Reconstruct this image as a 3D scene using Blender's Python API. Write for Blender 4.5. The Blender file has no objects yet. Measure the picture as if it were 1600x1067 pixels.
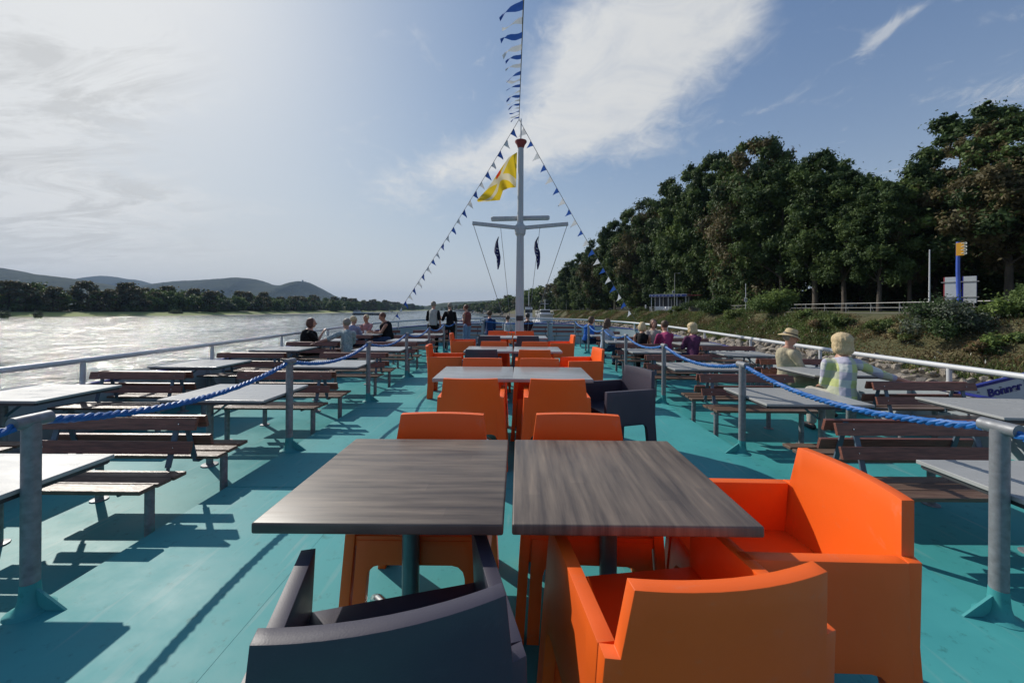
import bpy, bmesh, math, random
import numpy as np
from mathutils import Vector, Matrix, noise
R = math.radians
scene = bpy.context.scene
C = scene.collection

# ---------------- camera ----------------
CAMZ = 1.42; F = 600.0; ROLL = 0.007
cd = bpy.data.cameras.new("camera"); cam = bpy.data.objects.new("camera", cd); C.objects.link(cam)
cd.sensor_width = 36; cd.lens = 36*F/1600.0
cd.shift_x = -7/1600.0; cd.shift_y = -49.5/1600.0
cd.clip_start = 0.05; cd.clip_end = 60000
cam.matrix_world = Matrix.Translation((0, 0, CAMZ)) @ Matrix.Rotation(R(90), 4, 'X') @ Matrix.Rotation(ROLL, 4, 'Z')
scene.camera = cam
scene.render.resolution_x = 1024; scene.render.resolution_y = 682

# ---------------- light ----------------
SUN_AZ = -50.0; SUN_EL = 36.0         # azimuth measured from +Y towards +X
sd = Vector((math.sin(R(SUN_AZ))*math.cos(R(SUN_EL)), math.cos(R(SUN_AZ))*math.cos(R(SUN_EL)), math.sin(R(SUN_EL))))
sl = bpy.data.lights.new("sun", 'SUN'); sl.energy = 3.6; sl.angle = R(0.5); sl.color = (1, .95, .86)
so = bpy.data.objects.new("sun", sl); C.objects.link(so); so.rotation_euler = sd.to_track_quat('Z', 'Y').to_euler()
scene.view_settings.view_transform = 'Standard'; scene.view_settings.look = 'None'
scene.view_settings.exposure = 0.12; scene.view_settings.gamma = 1

def build_world():
    w = bpy.data.worlds.new("World"); scene.world = w; w.use_nodes = True
    nt = w.node_tree; N = nt.nodes; L = nt.links; N.clear()
    out = N.new('ShaderNodeOutputWorld'); bg = N.new('ShaderNodeBackground'); bg.inputs[1].default_value = 0.118
    L.new(bg.outputs[0], out.inputs[0])
    sky = N.new('ShaderNodeTexSky'); sky.sky_type = 'NISHITA'; sky.sun_disc = False
    sky.sun_elevation = R(SUN_EL); sky.sun_rotation = R(SUN_AZ); sky.dust_density = 1.6; sky.air_density = 1.0; sky.ozone_density = 2.2
    def M(op, a, b=None, c=None, clamp=False):
        n = N.new('ShaderNodeMath'); n.operation = op; n.use_clamp = clamp
        for i, v in enumerate((a, b, c)):
            if v is None: continue
            if isinstance(v, (int, float)): n.inputs[i].default_value = v
            else: L.new(v, n.inputs[i])
        return n.outputs[0]
    tc = N.new('ShaderNodeTexCoord'); sp = N.new('ShaderNodeSeparateXYZ'); L.new(tc.outputs['Generated'], sp.inputs[0])
    x, y, z = sp.outputs
    # cloud deck coordinates: the direction carried up to a flat layer
    zz = M('ADD', M('MAXIMUM', z, 0.0), 0.16)
    px = M('DIVIDE', x, zz); py = M('DIVIDE', y, zz)
    cb = N.new('ShaderNodeCombineXYZ'); L.new(px, cb.inputs[0]); L.new(py, cb.inputs[1])
    # heading (u) and slope (v) of the direction, used to say where cloud banks lie
    yy = M('MAXIMUM', y, 0.08)
    u = M('DIVIDE', x, yy); v = M('DIVIDE', z, yy)
    def blob(u0, v0, ru, rv, ang, soft=1.0, amp=1.0):
        c, s = math.cos(R(ang)), math.sin(R(ang))
        du = M('SUBTRACT', u, u0); dv = M('SUBTRACT', v, v0)
        a = M('ADD', M('MULTIPLY', du, c/ru), M('MULTIPLY', dv, s/ru))
        b = M('ADD', M('MULTIPLY', du, -s/rv), M('MULTIPLY', dv, c/rv))
        d = M('ADD', M('MULTIPLY', a, a), M('MULTIPLY', b, b))
        return M('MULTIPLY', M('POWER', 2.718, M('MULTIPLY', d, -1.0/soft)), amp)
    def nz(scale, detail, rough, dist, sx=1, sy=1, rot=0, off=(0, 0, 0)):
        mp = N.new('ShaderNodeMapping'); mp.inputs['Scale'].default_value = (sx, sy, 1); mp.inputs['Rotation'].default_value = (0, 0, R(rot)); mp.inputs['Location'].default_value = off
        L.new(cb.outputs[0], mp.inputs[0])
        n = N.new('ShaderNodeTexNoise'); n.inputs['Scale'].default_value = scale; n.inputs['Detail'].default_value = detail
        n.inputs['Roughness'].default_value = rough; n.inputs['Distortion'].default_value = dist
        L.new(mp.outputs[0], n.inputs['Vector']); return n.outputs['Fac']
    n1 = nz(2.2, 9, .6, .5, 1, .6, 25)
    n2 = nz(9.0, 7, .62, 1.0, 1, .8, 30, (3, 1, 0))
    n4 = nz(5.0, 10, .68, 1.6, .7, 1, 40, (2, 8, 0))
    n3 = nz(1.1, 8, .55, .4, .45, 1.3, 60, (7, 2, 0))
    def total(lst):
        t = lst[0]
        for b in lst[1:]: t = M('ADD', t, b)
        return t
    big = total([blob(.36, .68, .30, .16, 35), blob(.20, .74, .20, .15, 50, 1, .75), blob(.18, .58, .22, .13, 30, 1, .8), blob(.52, .80, .22, .14, 45, 1, .9), blob(.02, .42, .34, .08, 14, 1, .8),
                 blob(-.16, .36, .30, .07, 20, 1, .55), blob(.36, .43, .12, .05, 15, 1, .45), blob(-.45, .455, .06, .03, 0, 1, .45), blob(-.12, .24, .24, .05, 6, 1, .25)])
    left = total([blob(-1.25, .45, .42, .38, 0, 1, .8), blob(-1.05, .18, .55, .13, -8, 1, .5), blob(-1.1, .72, .4, .2, -30, 1, .55), blob(-1.9, .5, .8, .6, 0, 1, .8), blob(-.6, .26, .35, .03, -6, 1, .25)])
    wisp = total([blob(.96, .73, .13, .02, 36, 1, .85), blob(.66, .33+.2, .17, .012, 15, 1, .35), blob(1.25, .58, .25, .05, 12, 1, .45), blob(1.25, .78, .2, .03, 25, 1, .22)])
    tex = M('ADD', M('MULTIPLY', n1, 0.55), M('MULTIPLY', n2, 0.45))
    def soft(mask, t, lo, gain):
        return M('MULTIPLY', M('SUBTRACT', M('ADD', mask, M('MULTIPLY', M('SUBTRACT', t, .5), 2.4)), lo), gain, clamp=True)
    def sm(f):
        return M('MULTIPLY', M('MULTIPLY', f, f), M('SUBTRACT', 3.0, M('MULTIPLY', f, 2.0)))
    fb = M('MULTIPLY', M('MULTIPLY', soft(big, tex, .26, .95), M('ADD', .42, M('MULTIPLY', n4, .95))), .95)
    fl = M('MULTIPLY', M('MULTIPLY', soft(left, M('ADD', M('MULTIPLY', n3, .55), M('MULTIPLY', n2, .45)), .30, .95), M('ADD', .55, M('MULTIPLY', n4, .7))), .92)
    fw = M('MULTIPLY', soft(wisp, n2, .18, 1.5), .55)
    f = M('MAXIMUM', M('MAXIMUM', fb, fl), fw)
    f = M('MULTIPLY', sm(M('MINIMUM', f, 1.0)), 1.0)
    # cloud brightness: brighter towards the sun
    dn = N.new('ShaderNodeVectorMath'); dn.operation = 'DOT_PRODUCT'; L.new(tc.outputs['Generated'], dn.inputs[0]); dn.inputs[1].default_value = sd
    fwd = M('POWER', M('MAXIMUM', dn.outputs['Value'], 0.0), 3.0)
    br = M('ADD', 5.2, M('MULTIPLY', fwd, 1.1))
    # grey undersides within the clouds on the left
    shade = M('SUBTRACT', 1.0, M('MULTIPLY', M('MULTIPLY', M('SUBTRACT', nz(2.2, 10, .68, 1.4, .6, 1.5, 62, (1, 5, 0)), .46, clamp=True), 1.7), M('MINIMUM', left, 1.0)))
    br = M('MULTIPLY', br, M('MAXIMUM', shade, .80))
    rgb = N.new('ShaderNodeCombineColor'); L.new(br, rgb.inputs[0]); L.new(M('MULTIPLY', br, 1.02), rgb.inputs[1]); L.new(M('MULTIPLY', br, 1.03), rgb.inputs[2])
    # thin white veil near the horizon
    veil = M('MULTIPLY', M('POWER', 2.718, M('MULTIPLY', M('MAXIMUM', z, 0.0), -5.0)), .85)
    ss = N.new('ShaderNodeSeparateColor'); L.new(sky.outputs[0], ss.inputs[0]); sc_ = N.new('ShaderNodeCombineColor')
    for i_, k_ in enumerate((.84, 1.04, 1.34)):   # soft shoulder for the glow round the sun, a slightly bluer sky
        L.new(M('MULTIPLY', M('SUBTRACT', 1.0, M('POWER', 2.718, M('MULTIPLY', ss.outputs[i_], -k_/6.6))), 6.6), sc_.inputs[i_])
    vc = N.new('ShaderNodeMix'); vc.data_type = 'RGBA'; L.new(veil, vc.inputs[0]); L.new(sc_.outputs[0], vc.inputs[6]); vc.inputs[7].default_value = (5.1, 5.2, 5.15, 1)
    mx = N.new('ShaderNodeMix'); mx.data_type = 'RGBA'; L.new(f, mx.inputs[0]); L.new(vc.outputs[2], mx.inputs[6]); L.new(rgb.outputs[0], mx.inputs[7])
    L.new(mx.outputs[2], bg.inputs[0])
build_world()

# ---------------- helpers ----------------
def at(px, py, Y):
    """point of the place seen at a photograph pixel, at distance Y ahead (used only to measure positions)"""
    dx = px-807; dy = py-484
    tx = dx+ROLL*dy; ty = dy-ROLL*dx
    return Vector((tx*Y/F, Y, CAMZ-ty*Y/F))

def tag(o, label=None, cat=None, group=None, kind=None):
    if label: o['label'] = label
    if cat: o['category'] = cat
    if group: o['group'] = group
    if kind: o['kind'] = kind
    return o
def empty(name, loc=(0, 0, 0), rz=0, **k):
    o = bpy.data.objects.new(name, None); C.objects.link(o); o.location = loc; o.rotation_euler = (0, 0, rz)
    o.empty_display_size = .1
    return tag(o, **k)
def children(o): return o.children
def copy_tree(o, parent=None, kids=None):
    c = o.copy(); C.objects.link(c)
    if parent: c.parent = parent
    for ch in (kids if kids is not None else kids_of(o)): copy_tree(ch, c)
    return c

KIDS = {}
def kids_of(o):
    if o.name not in KIDS: KIDS[o.name] = list(o.children) if o.type == 'EMPTY' else []
    return KIDS[o.name]
MATS = {}
def mat(name, col, rough=.5, metal=0, noise_amt=0, nscale=5, bump=0, bscale=50, spec=.5, nrough=0, col2=None, coords='Object', stretch=(1, 1, 1), detail=6, bdist=.02, sheen=0, alpha=None, transl=0):
    m = bpy.data.materials.new(name); m.use_nodes = True; nt = m.node_tree; N = nt.nodes; L = nt.links
    p = N['Principled BSDF']; p.inputs['Base Color'].default_value = (*col, 1); p.inputs['Roughness'].default_value = rough
    p.inputs['Metallic'].default_value = metal; p.inputs['Specular IOR Level'].default_value = spec
    if sheen: p.inputs['Sheen Weight'].default_value = sheen
    tc = N.new('ShaderNodeTexCoord'); mp = N.new('ShaderNodeMapping'); mp.inputs['Scale'].default_value = stretch
    L.new(tc.outputs[coords], mp.inputs[0])
    if noise_amt or col2:
        n = N.new('ShaderNodeTexNoise'); n.inputs['Scale'].default_value = nscale; n.inputs['Detail'].default_value = detail
        L.new(mp.outputs[0], n.inputs['Vector'])
        r = N.new('ShaderNodeMapRange'); r.inputs[1].default_value = .3; r.inputs[2].default_value = .7; L.new(n.outputs['Fac'], r.inputs[0])
        mx = N.new('ShaderNodeMix'); mx.data_type = 'RGBA'; L.new(r.outputs[0], mx.inputs[0])
        c2 = col2 or tuple(c*(1-noise_amt) for c in col)
        mx.inputs[6].default_value = (*col, 1); mx.inputs[7].default_value = (*c2, 1); L.new(mx.outputs[2], p.inputs['Base Color'])
        if nrough:
            rr = N.new('ShaderNodeMapRange'); rr.inputs[1].default_value = .3; rr.inputs[2].default_value = .7
            rr.inputs[3].default_value = max(.02, rough-nrough); rr.inputs[4].default_value = rough+nrough
            L.new(n.outputs['Fac'], rr.inputs[0]); L.new(rr.outputs[0], p.inputs['Roughness'])
    if bump:
        b = N.new('ShaderNodeBump'); b.inputs['Strength'].default_value = bump; b.inputs['Distance'].default_value = bdist
        n2 = N.new('ShaderNodeTexNoise'); n2.inputs['Scale'].default_value = bscale; n2.inputs['Detail'].default_value = 5
        L.new(mp.outputs[0], n2.inputs['Vector']); L.new(n2.outputs['Fac'], b.inputs['Height']); L.new(b.outputs[0], p.inputs['Normal'])
    if transl:
        t = N.new('ShaderNodeBsdfTranslucent'); ms = N.new('ShaderNodeMixShader'); ms.inputs[0].default_value = transl
        if noise_amt or col2: L.new(mx.outputs[2], t.inputs[0])
        else: t.inputs[0].default_value = (*col, 1)
        L.new(p.outputs[0], ms.inputs[1]); L.new(t.outputs[0], ms.inputs[2])
        L.new(ms.outputs[0], N['Material Output'].inputs[0])
    MATS[name] = m; return m

class MB:
    """collects shapes, builds them as ONE mesh object"""
    def __init__(s): s.v = []; s.f = []; s.mi = []; s.m = 0
    def add(s, vs, fs):
        o = len(s.v); s.v += [tuple(v) for v in vs]; s.f += [tuple(i+o for i in f) for f in fs]; s.mi += [s.m]*len(fs)
    def box(s, c, d, rot=None, top=1.0):
        x, y, z = d[0]/2, d[1]/2, d[2]/2
        vs = [Vector((a*x*(top if cz > 0 else 1), b*y*(top if cz > 0 else 1), cz*z)) for cz in (-1, 1) for b in (-1, 1) for a in (-1, 1)]
        if rot is not None: vs = [rot @ v for v in vs]
        c = Vector(c)
        s.add([v+c for v in vs], [(0, 2, 3, 1), (4, 5, 7, 6), (0, 1, 5, 4), (2, 6, 7, 3), (0, 4, 6, 2), (1, 3, 7, 5)])
    def bar(s, a, b, w, h, up=(0, 0, 1)):
        a = Vector(a); b = Vector(b); d = (b-a); l = d.length; d.normalize(); up = Vector(up)
        if abs(d.dot(up)) > .98: up = Vector((0, 1, 0))
        sx = d.cross(up).normalized(); u = sx.cross(d).normalized()
        vs = []
        for p in (a, b):
            for q, r in ((-1, -1), (1, -1), (1, 1), (-1, 1)): vs.append(p+sx*q*w/2+u*r*h/2)
        s.add(vs, [(0, 1, 2, 3), (7, 6, 5, 4), (0, 4, 5, 1), (1, 5, 6, 2), (2, 6, 7, 3), (3, 7, 4, 0)])
    def tube(s, pts, rad, n=8, cap=True):
        pts = [Vector(p) for p in pts]; k = len(pts)
        rs = rad if isinstance(rad, (list, tuple)) else [rad]*k
        vs = []; ref = None
        for i, p in enumerate(pts):
            t = (pts[min(i+1, k-1)]-pts[max(i-1, 0)]).normalized()
            if ref is None:
                ref = Vector((0, 0, 1)) if abs(t.z) < .9 else Vector((1, 0, 0))
            a = t.cross(ref).normalized(); b = a.cross(t).normalized(); ref = b
            r = rs[i]
            if not isinstance(r, tuple): r = (r, r)
            for j in range(n):
                an = 2*math.pi*j/n; vs.append(p+a*math.cos(an)*r[0]+b*math.sin(an)*r[1])
        fs = []
        for i in range(k-1):
            for j in range(n):
                j2 = (j+1) % n; fs.append((i*n+j, i*n+j2, (i+1)*n+j2, (i+1)*n+j))
        if cap: fs.append(tuple(range(n-1, -1, -1))); fs.append(tuple((k-1)*n+j for j in range(n)))
        s.add(vs, fs)
    def lathe(s, c, prof, n=16):
        c = Vector(c); vs = []; k = len(prof)
        for r, z in prof:
            for j in range(n):
                an = 2*math.pi*j/n; vs.append(c+Vector((r*math.cos(an), r*math.sin(an), z)))
        fs = [(i*n+j, i*n+(j+1) % n, (i+1)*n+(j+1) % n, (i+1)*n+j) for i in range(k-1) for j in range(n)]
        fs.append(tuple(range(n-1, -1, -1))); fs.append(tuple((k-1)*n+j for j in range(n)))
        s.add(vs, fs)
    def ell(s, c, r, rot=None, nu=12, nv=9):
        c = Vector(c); vs = [Vector((0, 0, -r[2]))]; fs = []
        for i in range(1, nv):
            t = math.pi*i/nv-math.pi/2
            for j in range(nu):
                a = 2*math.pi*j/nu; vs.append(Vector((r[0]*math.cos(t)*math.cos(a), r[1]*math.cos(t)*math.sin(a), r[2]*math.sin(t))))
        vs.append(Vector((0, 0, r[2]))); e = len(vs)-1
        for j in range(nu):
            j2 = (j+1) % nu; fs.append((0, 1+j2, 1+j)); fs.append((e, e-nu+j, e-nu+j2))
            for i in range(nv-2): fs.append((1+i*nu+j, 1+i*nu+j2, 1+(i+1)*nu+j2, 1+(i+1)*nu+j))
        if rot is not None: vs = [rot @ v for v in vs]
        s.add([v+c for v in vs], fs)
    def mesh(s, name, mats, smooth=False, bevel=0, seg=2):
        me = bpy.data.meshes.new(name); me.from_pydata(s.v, [], s.f)
        if not isinstance(mats, (list, tuple)): mats = [mats]
        for m in mats: me.materials.append(m)
        me.polygons.foreach_set('material_index', s.mi)
        bm = bmesh.new(); bm.from_mesh(me)
        bmesh.ops.recalc_face_normals(bm, faces=bm.faces)
        if bevel:
            es = [e for e in bm.edges if len(e.link_faces) == 2 and e.calc_face_angle(0) > R(38)]
            bmesh.ops.bevel(bm, geom=es, offset=bevel, segments=seg, profile=.5, affect='EDGES', clamp_overlap=True)
        if smooth:
            for f in bm.faces: f.smooth = True
            for e in bm.edges:
                if len(e.link_faces) == 2 and e.calc_face_angle(0) > R(40): e.smooth = False
        bm.to_mesh(me); bm.free()
        return me
    def build(s, name, mats, parent=None, smooth=False, bevel=0, seg=2, loc=None, rz=0):
        o = bpy.data.objects.new(name, s.mesh(name, mats, smooth, bevel, seg)); C.objects.link(o)
        if parent: o.parent = parent
        if loc is not None: o.location = loc; o.rotation_euler = (0, 0, rz)
        return o

def npmesh(name, V, Fc, mats, mi=None):
    """fast mesh of equal-sized polygons"""
    V = np.asarray(V, dtype=np.float32); Fc = np.asarray(Fc, dtype=np.int32)
    me = bpy.data.meshes.new(name); n, k = Fc.shape
    me.vertices.add(len(V)); me.vertices.foreach_set('co', V.ravel())
    me.loops.add(n*k); me.loops.foreach_set('vertex_index', Fc.ravel())
    me.polygons.add(n); me.polygons.foreach_set('loop_start', np.arange(0, n*k, k, dtype=np.int32))
    for m in mats: me.materials.append(m)
    if mi is not None: me.polygons.foreach_set('material_index', np.asarray(mi, dtype=np.int32))
    me.update(calc_edges=True); me.validate()
    return me

def lerp(a, b, t): return a+(b-a)*t
def interp(x, tab):
    if x <= tab[0][0]: return tab[0][1]
    for (a, va), (b, vb) in zip(tab, tab[1:]):
        if x <= b: return lerp(va, vb, (x-a)/(b-a))
    return tab[-1][1]
def zs(Y):   # sheer of the deck towards the bow
    return interp(Y, [(6, 0), (9, .03), (12, .06), (15, .14), (18, .22)])
LOW = -.17    # the side decks lie a step lower

# ---------------- materials ----------------
def deck_mat(name, col, col2, rough, spec=.28):
    m = bpy.data.materials.new(name); m.use_nodes = True; nt = m.node_tree; N = nt.nodes; L = nt.links
    p = N['Principled BSDF']; p.inputs['Specular IOR Level'].default_value = spec; tc = N.new('ShaderNodeTexCoord')
    n = N.new('ShaderNodeTexNoise'); n.inputs['Scale'].default_value = 1.1; n.inputs['Detail'].default_value = 9; n.inputs['Roughness'].default_value = .65
    L.new(tc.outputs['Object'], n.inputs[0])
    r = N.new('ShaderNodeValToRGB'); r.color_ramp.elements[0].position = .32; r.color_ramp.elements[1].position = .7
    r.color_ramp.elements[0].color = (*col2, 1); r.color_ramp.elements[1].color = (*col, 1); L.new(n.outputs['Fac'], r.inputs[0])
    # scuffs and grime: fine dark spots and pale streaks
    n2 = N.new('ShaderNodeTexNoise'); n2.inputs['Scale'].default_value = 14; n2.inputs['Detail'].default_value = 8; n2.inputs['Roughness'].default_value = .7; L.new(tc.outputs['Object'], n2.inputs[0])
    r2 = N.new('ShaderNodeValToRGB'); r2.color_ramp.elements[0].position = .30; r2.color_ramp.elements[1].position = .42
    r2.color_ramp.elements[0].color = (.62, .6, .58, 1); r2.color_ramp.elements[1].color = (1, 1, 1, 1); L.new(n2.outputs['Fac'], r2.inputs[0])
    mp = N.new('ShaderNodeMapping'); mp.inputs['Scale'].default_value = (6, .5, 1); mp.inputs['Rotation'].default_value = (0, 0, R(12)); L.new(tc.outputs['Object'], mp.inputs[0])
    n3 = N.new('ShaderNodeTexNoise'); n3.inputs['Scale'].default_value = 3; n3.inputs['Detail'].default_value = 6; L.new(mp.outputs[0], n3.inputs[0])
    r3 = N.new('ShaderNodeValToRGB'); r3.color_ramp.elements[0].position = .60; r3.color_ramp.elements[1].position = .78
    r3.color_ramp.elements[0].color = (0, 0, 0, 1); r3.color_ramp.elements[1].color = (.34, .34, .34, 1); L.new(n3.outputs['Fac'], r3.inputs[0])
    mu = N.new('ShaderNodeMix'); mu.data_type = 'RGBA'; mu.blend_type = 'MULTIPLY'; mu.inputs[0].default_value = 1; L.new(r.outputs[0], mu.inputs[6]); L.new(r2.outputs[0], mu.inputs[7])
    mx = N.new('ShaderNodeMix'); mx.data_type = 'RGBA'; L.new(r3.outputs[0], mx.inputs[0]); L.new(mu.outputs[2], mx.inputs[6]); mx.inputs[7].default_value = (.32, .42, .40, 1)
    vo = N.new('ShaderNodeTexVoronoi'); vo.inputs['Scale'].default_value = 1.7; L.new(tc.outputs['Object'], vo.inputs['Vector'])
    n7 = N.new('ShaderNodeTexNoise'); n7.inputs['Scale'].default_value = 30; L.new(tc.outputs['Object'], n7.inputs[0])
    ad = N.new('ShaderNodeMath'); ad.operation = 'MULTIPLY_ADD'; L.new(n7.outputs['Fac'], ad.inputs[0]); ad.inputs[1].default_value = .05; L.new(vo.outputs['Distance'], ad.inputs[2])
    r8 = N.new('ShaderNodeMapRange'); r8.inputs[1].default_value = .048; r8.inputs[2].default_value = .036; L.new(ad.outputs[0], r8.inputs[0])
    sx_ = N.new('ShaderNodeMix'); sx_.data_type = 'RGBA'; L.new(r8.outputs[0], sx_.inputs[0]); L.new(mx.outputs[2], sx_.inputs[6]); sx_.inputs[7].default_value = (.07, .055, .045, 1)
    L.new(sx_.outputs[2], p.inputs['Base Color'])
    rr = N.new('ShaderNodeMapRange'); rr.inputs[1].default_value = .35; rr.inputs[2].default_value = .65; rr.inputs[3].default_value = rough-.12; rr.inputs[4].default_value = rough+.1
    L.new(n.outputs['Fac'], rr.inputs[0]); L.new(rr.outputs[0], p.inputs['Roughness'])
    b = N.new('ShaderNodeBump'); b.inputs['Strength'].default_value = .25; b.inputs['Distance'].default_value = .006; n4 = N.new('ShaderNodeTexNoise'); n4.inputs['Scale'].default_value = 3.2; n4.inputs['Detail'].default_value = 10; n4.inputs['Roughness'].default_value = .6
    L.new(tc.outputs['Object'], n4.inputs[0]); L.new(n4.outputs['Fac'], b.inputs['Height']); L.new(b.outputs[0], p.inputs['Normal'])
    MATS[name] = m; return m
deck_mat('deck_paint', (.068, .355, .358), (.046, .275, .285), .60)
deck_mat('side_deck_paint', (.066, .34, .345), (.042, .26, .27), .48, .12)
def plastic(name, col, col2):
    m = mat(name, col, .44, col2=col2, nscale=2.5, bump=.10, bscale=260, nrough=.10, spec=.4, bdist=.004)
    # faint pale scuffs and dust
    nt = m.node_tree; N = nt.nodes; L = nt.links; p = N['Principled BSDF']; src = p.inputs['Base Color'].links[0].from_socket
    tc = N.new('ShaderNodeTexCoord'); mp = N.new('ShaderNodeMapping'); mp.inputs['Scale'].default_value = (2, 9, 3); mp.inputs['Rotation'].default_value = (.5, .2, .7); L.new(tc.outputs['Object'], mp.inputs[0])
    n = N.new('ShaderNodeTexNoise'); n.inputs['Scale'].default_value = 5; n.inputs['Detail'].default_value = 10; n.inputs['Roughness'].default_value = .75; L.new(mp.outputs[0], n.inputs[0])
    r = N.new('ShaderNodeMapRange'); r.inputs[1].default_value = .58; r.inputs[2].default_value = .78; r.inputs[4].default_value = .22; L.new(n.outputs['Fac'], r.inputs[0])
    x = N.new('ShaderNodeMix'); x.data_type = 'RGBA'; L.new(r.outputs[0], x.inputs[0]); L.new(src, x.inputs[6]); x.inputs[7].default_value = (.40, .30, .24, 1) if col[0] > .5 else (.14, .14, .16, 1)
    L.new(x.outputs[2], p.inputs['Base Color']); return m
plastic('orange_plastic', (.90, .138, .014), (.82, .118, .012))
plastic('dark_plastic', (.058, .050, .070), (.047, .041, .060))
mat('bench_wood', (.27, .092, .060), .42, col2=(.11, .042, .031), nscale=7, stretch=(1, 14, 14), bump=.35, bscale=30, nrough=.1, bdist=.004)
mat('seat_wood_glare', (.20, .13, .09), .36, col2=(.10, .055, .040), nscale=6, stretch=(1, 14, 14), bump=.35, bscale=30, nrough=.1, bdist=.004)  # seat boards coloured paler than the backs to imitate sun glare on top
mat('galvanised', (.27, .28, .30), .52, metal=.25, noise_amt=.35, nscale=28, bump=.15, bscale=90, nrough=.1, bdist=.003)
mat('steel_paint', (.10, .15, .20), .45, noise_amt=.3, nscale=9, bump=.1, bscale=60)
mat('pedestal_paint', (.16, .24, .26), .35, metal=.4, noise_amt=.25, nscale=9)
mat('bright_metal', (.6, .6, .58), .22, metal=1.0, noise_amt=.1)
mat('bench_table_top', (.42, .42, .41), .30, col2=(.33, .33, .32), nscale=2.5, bump=.06, bscale=80, nrough=.06, stretch=(1, 3, 1))
mat('table_edge', (.055, .055, .06), .5, noise_amt=.3)
mat('white_paint', (.62, .63, .64), .38, noise_amt=.12, nscale=3.5, bump=.06, bscale=20, nrough=.06)
mat('bulwark_paint', (.40, .44, .47), .42, noise_amt=.2, nscale=2.5, bump=.12, bscale=6, nrough=.08)
mat('blue_trim', (.018, .022, .22), .3, noise_amt=.25, nscale=6)
mat('blue_rope', (.010, .14, .44), .50, col2=(.008, .095, .33), nscale=40, bump=.5, bscale=300, bdist=.002)
mat('mast_paint', (.52, .53, .54), .4, noise_amt=.18, nscale=4, stretch=(4, 4, .5), bump=.05, bscale=20)
mat('red_paint', (.30, .05, .05), .5, noise_amt=.3)
mat('dark_plate', (.04, .04, .045), .5, noise_amt=.2)
mat('cord', (.22, .22, .22), .7, noise_amt=.1)
mat('pennant_blue', (.035, .11, .42), .7, noise_amt=.2, nscale=20, transl=.35)
mat('pennant_white', (.72, .74, .76), .7, noise_amt=.12, nscale=20, transl=.35)
mat('stone', (.36, .31, .25), .85, col2=(.17, .145, .12), nscale=2.2, bump=.7, bscale=9, bdist=.08)
mat('stone_gap', (.09, .08, .065), .95, noise_amt=.5, nscale=4)
mat('bark', (.11, .09, .07), .9, col2=(.05, .04, .032), nscale=3, bump=.8, bscale=14, stretch=(1, 1, .25), bdist=.05)
mat('concrete', (.34, .33, .31), .8, noise_amt=.25, nscale=2)
mat('rail_metal', (.34, .34, .33), .5, metal=.3, noise_amt=.2)
mat('kiosk_white', (.72, .72, .73), .5, noise_amt=.1)
mat('kiosk_blue', (.05, .08, .33), .5, noise_amt=.2)
mat('kiosk_red', (.35, .04, .05), .6, noise_amt=.2)
mat('wicker', (.22, .19, .15), .8, noise_amt=.4, nscale=20)
mat('sign_yellow', (.75, .36, .02), .45, noise_amt=.1)
mat('sign_back', (.55, .58, .58), .5, noise_amt=.1); mat('sign_blue', (.05, .11, .48), .4, noise_amt=.15)
mat('wall_pale', (.50, .47, .42), .8, noise_amt=.2)
mat('roof_slate', (.10, .085, .08), .8, noise_amt=.3)
mat('window_dark', (.03, .035, .04), .15)
mat('boat_dark', (.035, .04, .06), .5, noise_amt=.2)
def leafmat(name, c1, c2, tr=.25, rough=.6):
    return mat(name, c1, rough, col2=c2, nscale=.35, transl=tr, spec=.25, coords='Object', detail=3)
leafmat('leaf_deep', (.070, .115, .036), (.036, .064, .022))
leafmat('leaf_mid', (.125, .185, .050), (.070, .108, .034))
leafmat('leaf_brown', (.150, .120, .052), (.080, .072, .034))
leafmat('leaf_light', (.20, .27, .065), (.11, .16, .045))
leafmat('leaf_silver', (.16, .18, .13), (.08, .10, .06))
leafmat('weed_green', (.165, .20, .060), (.085, .115, .038), .3)
leafmat('weed_brown', (.22, .15, .070), (.12, .085, .045), .3)
leafmat('weed_straw', (.36, .29, .15), (.20, .165, .08), .3)
mat('flower_white', (.7, .7, .62), .7)

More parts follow.
